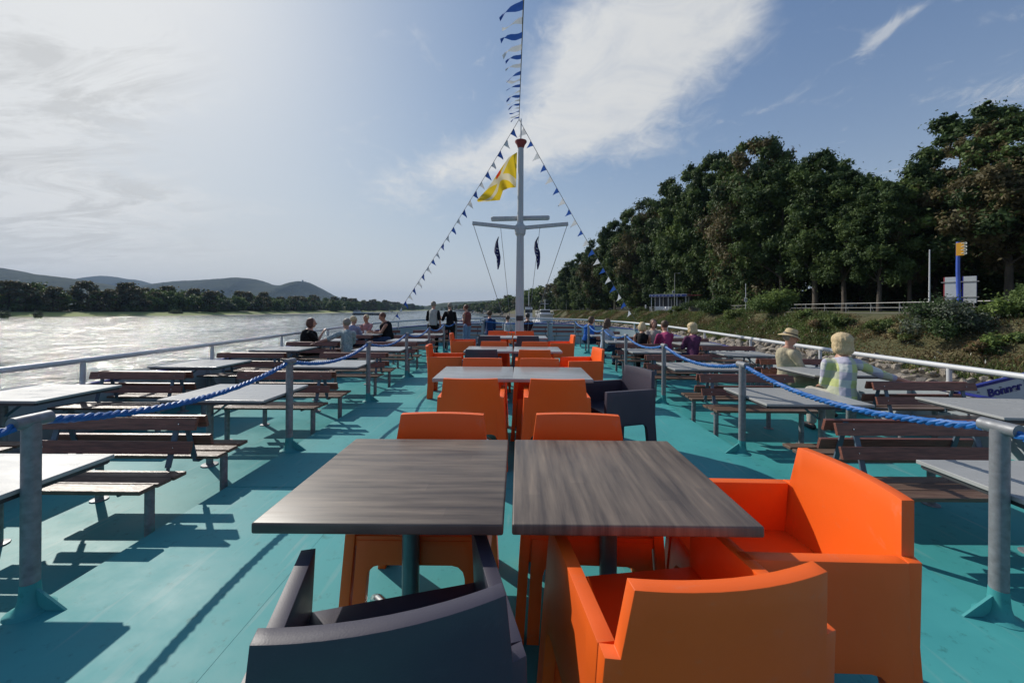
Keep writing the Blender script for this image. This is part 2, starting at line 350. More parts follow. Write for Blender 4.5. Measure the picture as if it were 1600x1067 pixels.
def plank_mat(name, axis, gain=1.0):
    """grey-brown laminate table top; boards run along the given axis"""
    m = bpy.data.materials.new(name); m.use_nodes = True; nt = m.node_tree; N = nt.nodes; L = nt.links
    p = N['Principled BSDF']; tc = N.new('ShaderNodeTexCoord'); mp = N.new('ShaderNodeMapping')
    mp.inputs['Rotation'].default_value = (0, 0, 0 if axis == 'X' else R(90)); L.new(tc.outputs['Object'], mp.inputs[0])
    sp = N.new('ShaderNodeSeparateXYZ'); L.new(mp.outputs[0], sp.inputs[0])
    def M(op, a, b=None):
        n = N.new('ShaderNodeMath'); n.operation = op
        for i, v in enumerate((a, b)):
            if v is None: continue
            if isinstance(v, (int, float)): n.inputs[i].default_value = v
            else: L.new(v, n.inputs[i])
        return n.outputs[0]
    row = M('FLOOR', M('MULTIPLY', sp.outputs[1], 17.0))
    cb = N.new('ShaderNodeCombineXYZ'); L.new(row, cb.inputs[0]); L.new(M('FLOOR', M('ADD', M('MULTIPLY', sp.outputs[0], 1.1), M('MULTIPLY', row, .37))), cb.inputs[1])
    wn = N.new('ShaderNodeTexWhiteNoise'); L.new(cb.outputs[0], wn.inputs[0])
    mp2 = N.new('ShaderNodeMapping'); mp2.inputs['Scale'].default_value = (1.0, 15, 1); L.new(mp.outputs[0], mp2.inputs[0])
    n = N.new('ShaderNodeTexNoise'); n.inputs['Scale'].default_value = 2.4; n.inputs['Detail'].default_value = 8; n.inputs['Roughness'].default_value = .6; L.new(mp2.outputs[0], n.inputs[0])
    mp3 = N.new('ShaderNodeMapping'); mp3.inputs['Scale'].default_value = (.7, 5, 1); L.new(mp.outputs[0], mp3.inputs[0])
    n5 = N.new('ShaderNodeTexNoise'); n5.inputs['Scale'].default_value = 3; n5.inputs['Detail'].default_value = 4; L.new(mp3.outputs[0], n5.inputs[0])
    t = M('ADD', M('ADD', M('MULTIPLY', n.outputs['Fac'], .5), M('MULTIPLY', n5.outputs['Fac'], .35)), M('MULTIPLY', wn.outputs['Value'], .05))
    r = N.new('ShaderNodeValToRGB'); e = r.color_ramp.elements
    e[0].position = .34; e[0].color = (.085, .067, .058, 1); e[1].position = .70; e[1].color = (.36, .265, .19, 1)
    e[0].color = [c*gain for c in e[0].color[:3]]+[1]; e[1].color = [c*gain for c in e[1].color[:3]]+[1]; x = e.new(.52); x.color = (.19*gain, .148*gain, .116*gain, 1); L.new(t, r.inputs[0])
    L.new(r.outputs[0], p.inputs['Base Color'])
    rr = N.new('ShaderNodeMapRange'); rr.inputs[1].default_value = .3; rr.inputs[2].default_value = .7; rr.inputs[3].default_value = .38; rr.inputs[4].default_value = .50; p.inputs['Specular IOR Level'].default_value = .38
    L.new(n.outputs['Fac'], rr.inputs[0]); L.new(rr.outputs[0], p.inputs['Roughness'])
    b = N.new('ShaderNodeBump'); b.inputs['Strength'].default_value = .08; b.inputs['Distance'].default_value = .002; L.new(n.outputs['Fac'], b.inputs['Height']); L.new(b.outputs[0], p.inputs['Normal'])
    MATS[name] = m; return m
plank_mat('planks_across', 'X'); plank_mat('planks_along', 'Y'); mat('sheen_pale_laminate', (.36, .36, .35), .26, col2=(.28, .28, .275), nscale=2.5, stretch=(1, 4, 1), bump=.05, bscale=60)  # laminate paled in its base colour to imitate sky sheen on the farther tables
# ---------------- the ship: decks, bulwark, rails ----------------
HW = [(-6, 5.45), (9, 5.45), (11, 5.38), (13, 5.1), (14.5, 4.65), (15.6, 3.95), (16.5, 2.9), (17.0, 1.6), (17.2, 0)]
def halfw(Y): return interp(Y, HW)
OUT = [(-6, 5.45), (-4, 5.45), (-2, 5.45), (0, 5.45), (2, 5.45), (4, 5.45), (6, 5.45), (8, 5.45), (10, 5.42), (11.5, 5.34), (12.6, 5.19), (13.5, 4.98), (14.3, 4.7), (15, 4.35), (15.6, 3.9), (16.1, 3.35), (16.5, 2.75), (16.8, 2.1), (17.0, 1.4), (17.1, .7), (17.13, 0)]
RAILZ = lambda Y: interp(Y, [(5, .75), (9, .80), (12, .87), (15, .96), (17.2, 1.04)])
BULZ = lambda Y: interp(Y, [(5, .415), (9, .47), (12, .58), (15, .70), (17.2, .80)])
rim = [(-w, y) for y, w in OUT] + [(w, y) for y, w in reversed(OUT[:-1])]

def deck_objects():
    mb = MB(); Ys = [y for y, w in OUT]
    # side deck sheet (whole outline)
    vs = []; fs = []; nx = 9
    for y, w in OUT:
        for i in range(nx): vs.append((lerp(-w, w, i/(nx-1)), y, LOW+zs(y)))
    for j in range(len(OUT)-1):
        for i in range(nx-1): a = j*nx+i; fs.append((a, a+1, a+nx+1, a+nx))
    mb.add(vs, fs); tag(mb.build('side_deck', MATS['side_deck_paint']), kind='structure')
    mb = MB(); Y2 = [-6, -3, 0, 3, 6, 7.5, 9, 10.5, 12, 13.5, 14.3]; vs = []; fs = []
    for y in Y2:
        z = zs(y); w = 2.3
        for p in ((-w, y, LOW+z-.01), (-w, y, z-.012), (-w+.012, y, z), (w-.012, y, z), (w, y, z-.012), (w, y, LOW+z-.01)): vs.append(p)
    for j in range(len(Y2)-1):
        for i in range(5): a = j*6+i; fs.append((a, a+1, a+7, a+6))
    e = (len(Y2)-1)*6; fs.append(tuple(e+i for i in range(6)))
    mb.add(vs, fs); tag(mb.build('deck', MATS['deck_paint']), kind='structure')
    # weld seams of the deck plates: narrow raised beads
    mb = MB()
    for x in (-1.21, 1.36):
        mb.bar((x, -5, .0004), (x, 5.95, .0004), .014, .0012); mb.bar((x, 6.0, .0015), (x, 9.0, .0315), .014, .0012); mb.bar((x, 9, .0315), (x, 12, .0615), .014, .0012)
    for y in (.55, 3.05, 5.5):
        mb.bar((-2.28, y, .0015), (2.28, y, .0015), .006, .004)
    tag(mb.build('deck_seams', MATS['deck_paint']), kind='structure')
deck_objects()

def resample(pts, step):
    out = [pts[0]]; 
    for a, b in zip(pts, pts[1:]):
        n = max(1, int((Vector(b)-Vector(a)).length/step))
        for i in range(1, n+1): out.append(tuple(lerp(a[k], b[k], i/n) for k in range(len(a))))
    return out

hull = empty('passenger_ship', (0, 0, LOW), label='pale grey steel side walls of the ship with dark blue top edge', cat='ship')
def shipchild(mb, name, m, **k):
    o = mb.build(name, m, hull, **k); o.location = (0, 0, -LOW); return o
mb = MB(); vs = []; fs = []
for x, y in rim:
    # inner and outer wall profile, flaring down to the waterline
    s = 1-.045/max(.2, math.hypot(x, 0.3)) if abs(x) > .3 else 1
    zt = BULZ(y); z0 = LOW+zs(y)
    yo = y+.05 if abs(x) < 3 else y
    vs += [(x*.992, y-.03, z0-.3), (x*.992, y-.03, zt), (x*1.006, yo, zt), (x*1.006, yo, z0-.4), (x*1.0, y-.1, -2.0), (x*.96, y-.5, -5.6)]
n = len(rim)
for i in range(n-1):
    for k in range(5): a = i*6+k; fs.append((a, a+1, a+7, a+6))
mb.add(vs, fs); shipchild(mb, 'bulwark', MATS['bulwark_paint'], smooth=True)
mb = MB()
cap = [Vector((x*1.0, y-.01, BULZ(y)+.018)) for x, y in rim]
mb.tube(cap, [(.055, .022)]*len(cap), 8)
shipchild(mb, 'edge_strip', MATS['blue_trim'], smooth=True)
# brackets stiffening the bulwark on its inside
for sx in (-1, 1):
    for k in range(9):
        y = .9+k*1.45
        w = halfw(y)*.992-.004; z0 = LOW+zs(y); zt = BULZ(y)-.02
        mb = MB(); t = .012
        prof = [(w, z0), (w-.30, z0), (w-.30, z0+.05), (w-.07, zt-.12), (w-.07, zt), (w, zt)]
        vs = [(sx*a, y-t, b) for a, b in prof]+[(sx*a, y+t, b) for a, b in prof]
        m = len(prof); fs = [tuple(range(m)), tuple(range(2*m-1, m-1, -1))]+[(i, (i+1) % m, m+(i+1) % m, m+i) for i in range(m)]
        mb.add(vs, fs); shipchild(mb, 'bracket', MATS['bulwark_paint'])

rail = empty('handrail', (0, 0, LOW), label='white and grey tube handrail running round the edge of the ship deck', cat='railing')
mb = MB(); mb.tube([(x*.985, y-.03, RAILZ(y)) for x, y in rim], .034, 12)
o = mb.build('rail', MATS['white_paint'], rail, smooth=True); o.location = (0, 0, -LOW)
tot = 0
sp_pts = []
for sx in (-1, 1):
    ys = [.75+2.02*k for k in range(7)]
    for y in ys: sp_pts.append((sx*halfw(y)*.985, y-.03))
for x, y in ((-4.55, 14.6), (4.55, 14.6), (-3.3, 16.1), (3.3, 16.1), (-1.6, 16.93), (1.6, 16.93), (0, 17.08)): sp_pts.append((x*.985, y-.03))
for x, y in sp_pts:
    mb = MB(); dx = .035 if x < 0 else -.035
    mb.tube([(x, y, RAILZ(y)-.02), (x-dx*.2, y, BULZ(y)-.05)], .026, 10)
    mb.box((x, y, BULZ(y)+.045), (.09, .11, .012))
    o = mb.build('stanchion', MATS['white_paint'], rail, smooth=True); o.location = (0, 0, -LOW)

# ship's name board hung outside the rail on the starboard side
def name_board():
    Y = 4.76; ang = R(14); c_ = at(1504, 609, Y); p0 = Vector((c_.x+.02, Y, c_.z-.24))
    b = empty('name_board', p0, label='white board with blue frame and blue lettering beside the right handrail', cat='sign')
    W, H = 2.1, .52
    rot = Matrix.Rotation(-ang, 3, 'Y')
    def T(x, z, y=0): return rot @ Vector((x, y, z))
    mb = MB(); mb.box(T(W/2, 0.0), (W, .03, H-.06), rot); mb.build('panel', MATS['white_paint'], b)
    mb = MB()
    for x, z, w, h in ((W/2, H/2-.015, W, .035), (W/2, -H/2+.015, W, .035)): mb.box(T(x, z, -.004), (w+.03, .05, h), rot)
    for x in (0, W): mb.box(T(x, 0, -.004), (.035, .049, H-.065), rot)
    mb.build('frame', MATS['blue_trim'], b, bevel=.004)
    mb = MB()
    for x, z in ((.20, .17), (.48, .17), (.9, .17)):
        mb.tube([T(x, z, -.014), T(x, z, -.028)], .009, 8)
    mb.build('bolts', MATS['galvanised'], b)
    cu = bpy.data.curves.new('lettering', 'FONT'); cu.body = 'Bonner P'; cu.size = .135; cu.extrude = .004; cu.offset = .004
    cu.shear = .0
    to = bpy.data.objects.new('lettering', cu); C.objects.link(to)
    bpy.context.view_layer.update()
    me = bpy.data.meshes.new_from_object(to.evaluated_get(bpy.context.evaluated_depsgraph_get())); bpy.data.objects.remove(to)
    me.materials.clear(); me.materials.append(MATS['blue_trim'])
    t = bpy.data.objects.new('lettering', me); C.objects.link(t); t.parent = b
    t.matrix_local = Matrix.Translation(T(.31, .085, -.020)) @ Matrix.Rotation(-ang, 4, 'Y') @ Matrix.Rotation(R(90), 4, 'X') @ Matrix.Diagonal((1.06, 1.0, 1, 1))
name_board()

# ---------------- rope posts and rope ----------------
PK = [-1, 0, 1, 2, 3, 4, 5]
posts = []
def post(x, y, label, alongx=False, first=None):
    z = zs(y)
    r = empty('rope_post', (x, y, z), label=label, cat='post', group='rope posts along the raised deck')
    mb = MB(); mb.tube([(0, 0, .04), (0, 0, .875)], .0325, 18); mb.build('pole', MATS['galvanised'], r, smooth=True)
    mb = MB()
    a, b = ((.07, 0, .885), (-.07, 0, .885)) if alongx else ((0, -.07, .885), (0, .07, .885))
    mb.tube([a, b], .031, 14); mb.build('rope_eye', MATS['galvanised'], r, smooth=True)
    mb = MB(); prof = [(.085, -.003), (.083, .003), (.062, .010), (.046, .026), (.039, .055), (.0352, .100), (.0342, .13)]
    mb.lathe((0, 0, 0), prof, 18)
    # pointed gusset welded towards the middle of the deck
    s = -1 if x > 0 else 1
    mb.add([(s*.035, -.006, .10), (s*.035, .006, .10), (s*.17, .005, .001), (s*.17, -.005, .001), (s*.035, -.006, .001), (s*.035, .006, .001)], [(0, 1, 2, 3), (0, 3, 4), (1, 5, 2), (0, 4, 5, 1)])
    mb.build('foot', MATS['deck_paint'], r, smooth=True)
    posts.append(r); return r
ordn = ['nearest', 'second', 'third', 'fourth', 'fifth', 'sixth', 'seventh']
for sx, nm in ((-1, 'left'), (1, 'right')):
    for k in range(6):
        y = 1.80+2.05*k
        post(sx*2.27, y, '%s grey rope post in the %s row, blue rope through its eye' % (ordn[k], nm))
for x, lab in ((-2.2, 'grey rope post at the far left corner of the raised deck'), (-1.2, 'grey rope post across the bow end, just left of the mast'), (1.17, 'grey rope post across the bow end, just right of the mast'), (2.15, 'grey rope post at the far right corner of the raised deck')):
    post(x, 14.05, lab, True)

def rope(points, label, sag=.12, step=.03):
    """three twisted strands hanging between the posts"""
    path = []
    for (a, b) in zip(points, points[1:]):
        a = Vector(a); b = Vector(b); L_ = (b-a).length; n = int(L_/(.035 if min(a.y, b.y) < 4 else .06)); g = sag*(L_/2.05)
        for i in range(n):
            t = i/n; p = a.lerp(b, t); p.z -= g*4*t*(1-t); path.append(p)
    path.append(Vector(points[-1]))
    mb = MB(); dist = 0; D = [0]
    for a, b in zip(path, path[1:]): dist += (b-a).length; D.append(dist)
    for k in range(3):
        pts = []
        for i, p in enumerate(path):
            t = (path[min(i+1, len(path)-1)]-path[max(i-1, 0)]).normalized()
            s = t.cross(Vector((0, 0, 1))).normalized(); u = s.cross(t)
            an = D[i]/.14*2*math.pi+k*2.0944
            pts.append(p+s*math.cos(an)*.0115+u*math.sin(an)*.0115)
        mb.tube(pts, .0118, 7)
    return tag(mb.build('blue_rope', MATS['blue_rope'], None, smooth=True), label=label, cat='rope', group='blue ropes strung between the posts')
for sx, nm in ((-1, 'left'), (1, 'right')):
    pts = [(sx*2.27, -.25, .885)]+[(sx*2.27, 1.80+2.05*k, .885+zs(1.8+2.05*k)) for k in range(6)]+[(sx*2.2 if sx < 0 else 2.15, 14.05, .885+zs(14.05))]
    rope(pts, 'twisted blue rope hanging between the grey posts along the %s side' % nm)
z = .885+zs(14.05)
rope([(-2.2, 14.05, z), (-1.2, 14.05, z), (1.17, 14.05, z), (2.15, 14.05, z)], 'twisted blue rope strung across the bow end of the raised deck', .08)

# ---------------- benches and bench tables ----------------
def make_bench():
    r = empty('bench')
    Wd = 1.2
    # local frame: sitter faces -Y, back at +Y, x centred
    for i, y in enumerate((-.435, -.315, -.195)):
        mb = MB(); mb.box((0, y, .432-.006*i), (Wd, .100, .026)); 
        mb.build('seat_board', MATS['seat_wood_glare'], r, bevel=.004)
    for (y, z) in ((-.098, .578), (-.052, .735)):
        mb = MB(); rot = Matrix.Rotation(R(-16), 3, 'X'); mb.box((0, y, z), (Wd-.02, .024, .088), rot)
        for x in (-.47, .47):
            mb.m = 1; mb.tube([rot @ Vector((x, -.012, 0))+Vector((0, y, z)), rot @ Vector((x, -.0165, 0))+Vector((0, y, z))], .007, 8); mb.m = 0
        mb.build('back_board', [MATS['bench_wood'], MATS['bright_metal']], r, bevel=.003)
    for x in (-.44, .44):
        mb = MB(); mb.bar((x, -.118, .44), (x, -.030, .765), .038, .012, (0, 1, 0))
        mb.tube([(x, -.46, .408), (x, -.16, .392), (x, -.118, .41), (x, -.112, .46)], .011, 8)
        mb.build('back_support', MATS['steel_paint'], r, smooth=True)
    for x in (-.52, .50):
        mb = MB(); mb.tube([(x, -.315, 0), (x, -.315, .405)], .027, 12); mb.lathe((x, -.315, 0), [(.06, .001), (.058, .010), (.028, .014)], 12)
        mb.build('leg', MATS['galvanised'], r, smooth=True)
    return r
def make_btable():
    r = empty('deck_table')
    mb = MB(); mb.box((0, 0, .735), (.98, .75, .022)); mb.build('table_top', MATS['bench_table_top'], r, bevel=.003)
    mb = MB(); 
    for y in (-.362, .362): mb.box((0, y, .712), (.93, .018, .023))
    for x in (-.47, .47): mb.box((x, 0, .7125), (.016, .70, .022))
    mb.box((0, 0, .7105), (.8, .05, .025))
    mb.build('under_frame', MATS['table_edge'], r)
    mb = MB(); mb.tube([(-.3, 0, 0), (-.3, 0, .70)], .030, 14); mb.lathe((-.3, 0, 0), [(.075, .001), (.072, .012), (.031, .016)], 14); mb.build('leg', MATS['galvanised'], r, smooth=True)
    mb = MB(); mb.bar((-.28, 0, .50), (-.02, 0, .698), .03, .012); mb.build('brace', MATS['steel_paint'], r)
    return r
proto_b = make_bench(); proto_t = make_btable(); used = {'b': 0, 't': 0}
jr = random.Random(77)
def inst(key, proto, loc, rz, label, cat, group):
    if not used[key]: o = proto; used[key] = 1
    else: o = copy_tree(proto)
    if cat in ('bench', 'armchair'): rz += jr.gauss(0, .006 if cat == 'bench' else .02); loc = (loc[0]+jr.gauss(0, .006), loc[1]+jr.gauss(0, .006), loc[2])
    o.location = loc; o.rotation_euler = (0, 0, rz); return tag(o, label, cat, group)
rank = ['nearest', 'second', 'third', 'fourth', 'fifth', 'sixth', 'farthest']
for col, (xc, nm, ks) in enumerate(((-2.93, 'inner left', range(0, 6)), (2.93, 'inner right', range(0, 6)), (-4.72, 'outer left', range(0, 6)), (4.72, 'outer right', range(0, 6)))):
    for i, k in enumerate(ks):
        dy = -.43 if xc > 4 else (-.08 if xc < -4 else 0)
        yt = 1.83+2.05*k+dy; s = -1 if xc < 0 else 1
        if abs(xc) > 4 and k < 1 and False: continue
        zt = LOW+zs(yt)
        xt = s*2.79 if abs(xc) < 4 else ((4.47 if s > 0 else -4.77) if k < 5 else s*4.72)
        inst('t', proto_t, (xt, yt, zt), (0 if s < 0 else math.pi)-(.07 if xc > 4 and k == 1 else 0)+jr.gauss(0, .005), '%s grey deck table in the %s column of benches' % (rank[k], nm), 'table', 'grey tables between the deck benches')
        yp = 2.86+2.05*k+dy; zb = LOW+zs(yp)
        if yp > 12.5 and abs(xc) > 4: xo = xc*.955
        else: xo = xc
        inst('b', proto_b, (xo, yp, zb), 0, 'brown slatted bench facing the camera, %s bench pair of the %s column' % (rank[k], nm), 'bench', 'brown slatted benches bolted to the deck')
        if k < 5 or abs(xc) < 4:
            inst('b', proto_b, (xo, yp, zb), math.pi, 'brown slatted bench facing the bow, %s bench pair of the %s column' % (rank[k], nm), 'bench', 'brown slatted benches bolted to the deck')
# benches at the bow
inst('b', proto_b, (-2.0, 15.6, LOW+zs(15.3)), 0, 'dark slatted bench at the bow wall, left of the mast beyond the cross rope', 'bench', 'brown slatted benches bolted to the deck')
inst('b', proto_b, (-.75, 15.75, LOW+zs(15.3)), 0, 'dark slatted bench at the bow wall, nearest to the mast on its left', 'bench', 'brown slatted benches bolted to the deck')
inst('b', proto_b, (.75, 15.75, LOW+zs(15.3)), 0, 'dark slatted bench at the bow wall, just right of the mast', 'bench', 'brown slatted benches bolted to the deck')
inst('b', proto_b, (2.05, 15.6, LOW+zs(15.3)), 0, 'dark slatted bench at the bow wall, beyond the far right corner post', 'bench', 'brown slatted benches bolted to the deck')

# ---------------- cafe tables ----------------
def make_ctable(topmat):
    r = empty('cafe_table')
    mb = MB(); mb.box((0, 0, .722), (.80, .80, .036)); mb.build('table_top', MATS[topmat], r, bevel=.007, seg=3, smooth=True)
    mb = MB(); mb.tube([(0, 0, .05), (0, 0, .690)], .036, 18); mb.box((0, 0, .697), (.30, .30, .012)); mb.build('pedestal', MATS['pedestal_paint'], r, smooth=True)
    for a in (45, 135, 225, 315):
        c, s = math.cos(R(a)), math.sin(R(a)); mb = MB()
        mb.tube([(c*.03, s*.03, .075), (c*.30, s*.30, .045), (c*.335, s*.335, .03), (c*.34, s*.34, .002)], [(.022, .016)]*4, 10)
        mb.build('foot', MATS['bright_metal'], r, smooth=True)
    return r
pa = make_ctable('planks_across'); pb = make_ctable('planks_along'); pc = make_ctable('sheen_pale_laminate'); used['pa'] = used['pb'] = used['pc'] = 0
rowsY = [1.615, 4.18, 6.63, 9.25]
xs_off = [(-.437, .393), (-.43, .37), (-.46, .36), (-.50, .33)]
rowlab = ['nearest row, grey brown wood top', 'second row, sheen-paled top', 'third row, sheen-paled top', 'fourth row near the mast, sheen-paled top']
for i, y in enumerate(rowsY):
    inst('pa' if i == 0 else 'pc', pa if i == 0 else pc, (xs_off[i][0], y, zs(y)), 0 if i == 0 else R(.6), 'square cafe table on the left of the pair, %s' % rowlab[i], 'table', 'square cafe tables in pairs down the middle')
    inst('pb' if i == 0 else 'pc', pb if i == 0 else pc, (xs_off[i][1], y, zs(y)), R(-.4) if i == 0 else R(-.8), 'square cafe table on the right of the pair, %s' % rowlab[i], 'table', 'square cafe tables in pairs down the middle')

# ---------------- moulded box armchairs ----------------
def panel(mb, cols, mapf, th, rows=6):
    """cols: list of (u, z_bottom, z_top); a slab th thick shaped by mapf(u, z, t)"""
    n = len(cols); k = rows+1; base = len(mb.v)
    vs = []
    for t in (0, th):
        for (u, zb, zt) in cols:
            for j in range(k): vs.append(mapf(u, lerp(zb, zt, j/rows), t))
    def I(t, i, j): return (t*n+i)*k+j
    fs = []
    for i in range(n-1):
        for j in range(rows):
            fs.append((I(0, i, j), I(0, i+1, j), I(0, i+1, j+1), I(0, i, j+1)))
            fs.append((I(1, i, j), I(1, i, j+1), I(1, i+1, j+1), I(1, i+1, j)))
        fs.append((I(0, i, 0), I(1, i, 0), I(1, i+1, 0), I(0, i+1, 0)))
        fs.append((I(0, i, rows), I(0, i+1, rows), I(1, i+1, rows), I(1, i, rows)))
    for j in range(rows):
        fs.append((I(0, 0, j), I(0, 0, j+1), I(1, 0, j+1), I(1, 0, j)))
        fs.append((I(0, n-1, j), I(1, n-1, j), I(1, n-1, j+1), I(0, n-1, j+1)))
    mb.add(vs, fs)
def arch_cols(u0, u1, leg, zarch, top, extra=(), rad=.05):
    """columns along u with a leg at both ends and a round-cornered arch between"""
    us = []
    def ztop(u): return top(u) if callable(top) else top
    L_ = u0+leg; R_ = u1-leg
    out = [(u0, 0.0), (L_-.0, 0.0)]
    for a in (0, 30, 60, 90): out.append((L_+.004+rad*(1-math.cos(R(a))), zarch-rad*(1-math.sin(R(a)))))
    mids = [lerp(L_+rad, R_-rad, t) for t in (.17, .33, .5, .67, .83)]
    out += [(m, zarch) for m in mids]
    for a in (90, 60, 30, 0): out.append((R_-.004-rad*(1-math.cos(R(a))), zarch-rad*(1-math.sin(R(a)))))
    out += [(R_, 0.0), (u1, 0.0)]
    return [(u, zb, ztop(u)) for u, zb in out]
ARM = .655; TOP = .82
def splay(z): return 1+.13*(ARM-z)/ARM
def make_chair(pm):
    r = empty('armchair')
    m = MATS[pm]
    # rear panel: legs, lower back, arms' corner steps and the raised backrest in one sheet, bowed outwards
    mb = MB()
    def bow(u): return .040*(1-min(1, (u/.29))**2) if u >= 0 else .040*(1-min(1, (-u/.29))**2)
    def rearmap(u, z, t):
        lean = .05*max(0, (z-.40))/.42 - .0*z
        x = u*splay(z) if z < ARM else u*(1-.07*(z-ARM)/(TOP-ARM))
        sp = .030*(1-z/ARM) if z < ARM else 0
        return (x, -.245-lean-sp*1.0-bow(u)*min(1, z/.5)+ (-.040+t), z)
    cols = [(-.290, 0, ARM), (-.257, 0, ARM), (-.253, 0, TOP), (-.222, 0, TOP)]
    rad = .05; zar = .33
    for a in (0, 30, 60, 90): cols.append((-.218+rad*(1-math.cos(R(a))), zar-rad*(1-math.sin(R(a))), TOP))
    for q in (-.12, -.06, 0, .06, .12): cols.append((q, zar, TOP))
    for a in (90, 60, 30, 0): cols.append((.218-rad*(1-math.cos(R(a))), zar-rad*(1-math.sin(R(a))), TOP))
    cols += [(.222, 0, TOP), (.253, 0, TOP), (.257, 0, ARM), (.290, 0, ARM)]
    panel(mb, cols, rearmap, .040, 8)
    mb.build('backrest', m, r, smooth=True, bevel=.0035, seg=2)
    for s in (-1, 1):
        mb = MB()
        def sidemap(u, z, t):
            fr = 1-z/ARM
            y = u+(.045*fr if u > 0 else -.035*fr-.03*max(0, (z-.40))/.42)*min(1, abs(u)/.15)
            xo = .292*splay(z)
            return (s*(xo-t), y, z)
        cols = arch_cols(-.256, .225, .070, .33, ARM-.001)
        panel(mb, cols, sidemap, .042, 6)
        mb.build('side_panel', m, r, smooth=True, bevel=.0035, seg=2)
    mb = MB()
    def frontmap(u, z, t):
        return (u*splay(z), .220-t+.045*(1-z/ARM), z)
    cols = arch_cols(-.243, .243, .045, .33, .43)
    panel(mb, cols, frontmap, .035, 4)
    vs = []; fs = []
    nx, ny = 9, 7
    for j in range(ny):
        for i in range(nx):
            a = lerp(-1, 1, i/(nx-1)); b = lerp(-1, 1, j/(ny-1))
            vs.append((a*.262, lerp(-.285, .232, j/(ny-1)), .447-.014*(1-a*a)*(1-b*b)-.012*(1-(b+1)/2)))
    n = len(vs)
    vs += [(x, y, .405) for x, y, z in vs]
    for j in range(ny-1):
        for i in range(nx-1):
            a = j*nx+i; fs.append((a, a+1, a+nx+1, a+nx)); fs.append((n+a, n+a+nx, n+a+nx+1, n+a+1))
    for i in range(nx-1):
        fs.append((i, n+i, n+i+1, i+1)); a = (ny-1)*nx+i; fs.append((a, a+1, n+a+1, n+a))
    for j in range(ny-1):
        a = j*nx; fs.append((a, a+nx, n+a+nx, n+a)); a += nx-1; fs.append((a, n+a, n+a+nx, a+nx))
    mb.add(vs, fs)
    mb.build('seat', m, r, smooth=True, bevel=.004, seg=2)
    return r
po = make_chair('orange_plastic'); pd = make_chair('dark_plastic'); used['o'] = used['d'] = 0
CH = [  # colour, x, y, rotation (deg, 0 = facing the bow), label
 ('d', -.335, 1.075, 17, 'dark blue grey plastic armchair in the foreground with its curved back to the camera'),
 ('o', .445, 1.20, 8, 'orange plastic armchair in the right foreground with its back to the camera'),
 ('o', .935, 1.47, 90, 'orange plastic armchair at the right end of the nearest tables, facing left'),
 ('o', -.42, 1.88, 180, 'orange armchair pushed under the far side of the nearest left table'),
 ('o', .33, 1.88, 180, 'orange armchair pushed under the far side of the nearest right table'),
 ('o', -.40, 3.67, 1, 'orange armchair with its back to the camera at the second left table'),
 ('o', .37, 3.67, -1, 'orange armchair with its back to the camera at the second right table'),
 ('o', -.43, 4.42, 180, 'orange armchair facing the camera behind the second left table'),
 ('o', .29, 4.42, 180, 'orange armchair facing the camera behind the second right table'),
 ('d', .97, 3.92, 108, 'dark grey plastic armchair turned left at the right of the second tables'),
 ('d', -.53, 6.10, 0, 'dark grey armchair with its back to the camera at the third left table'),
 ('o', .29, 6.10, 0, 'orange armchair with its back to the camera at the third right table'),
 ('o', -.41, 6.82, 180, 'orange armchair facing the camera behind the third left table'),
 ('o', .36, 6.82, 180, 'orange armchair facing the camera behind the third right table'),
 ('o', -1.13, 6.42, -84, 'orange armchair facing right at the left end of the third tables'),
 ('o', .98, 6.05, 97, 'orange armchair facing left at the right end of the third tables'),
 ('d', -.56, 8.72, 0, 'dark grey armchair with its back to the camera at the fourth left table'),
 ('d', .25, 8.72, 0, 'dark grey armchair with its back to the camera at the fourth right table'),
 ('o', -.50, 9.78, 180, 'orange armchair facing the camera behind the fourth left table'),
 ('o', .22, 9.78, 180, 'orange armchair facing the camera behind the fourth right table'),
 ('o', -1.22, 9.15, -88, 'orange armchair facing right at the left end of the fourth tables'),
 ('o', .98, 8.80, 92, 'orange armchair facing left at the right end of the fourth tables'),
 ('o', -.30, 12.1, 96, 'orange armchair facing left beside the foot of the mast'),
]
for c, x, y, a, lab in CH:
    inst(c, po if c == 'o' else pd, (x, y, zs(y)), R(a), lab, 'armchair', 'moulded plastic armchairs round the cafe tables')

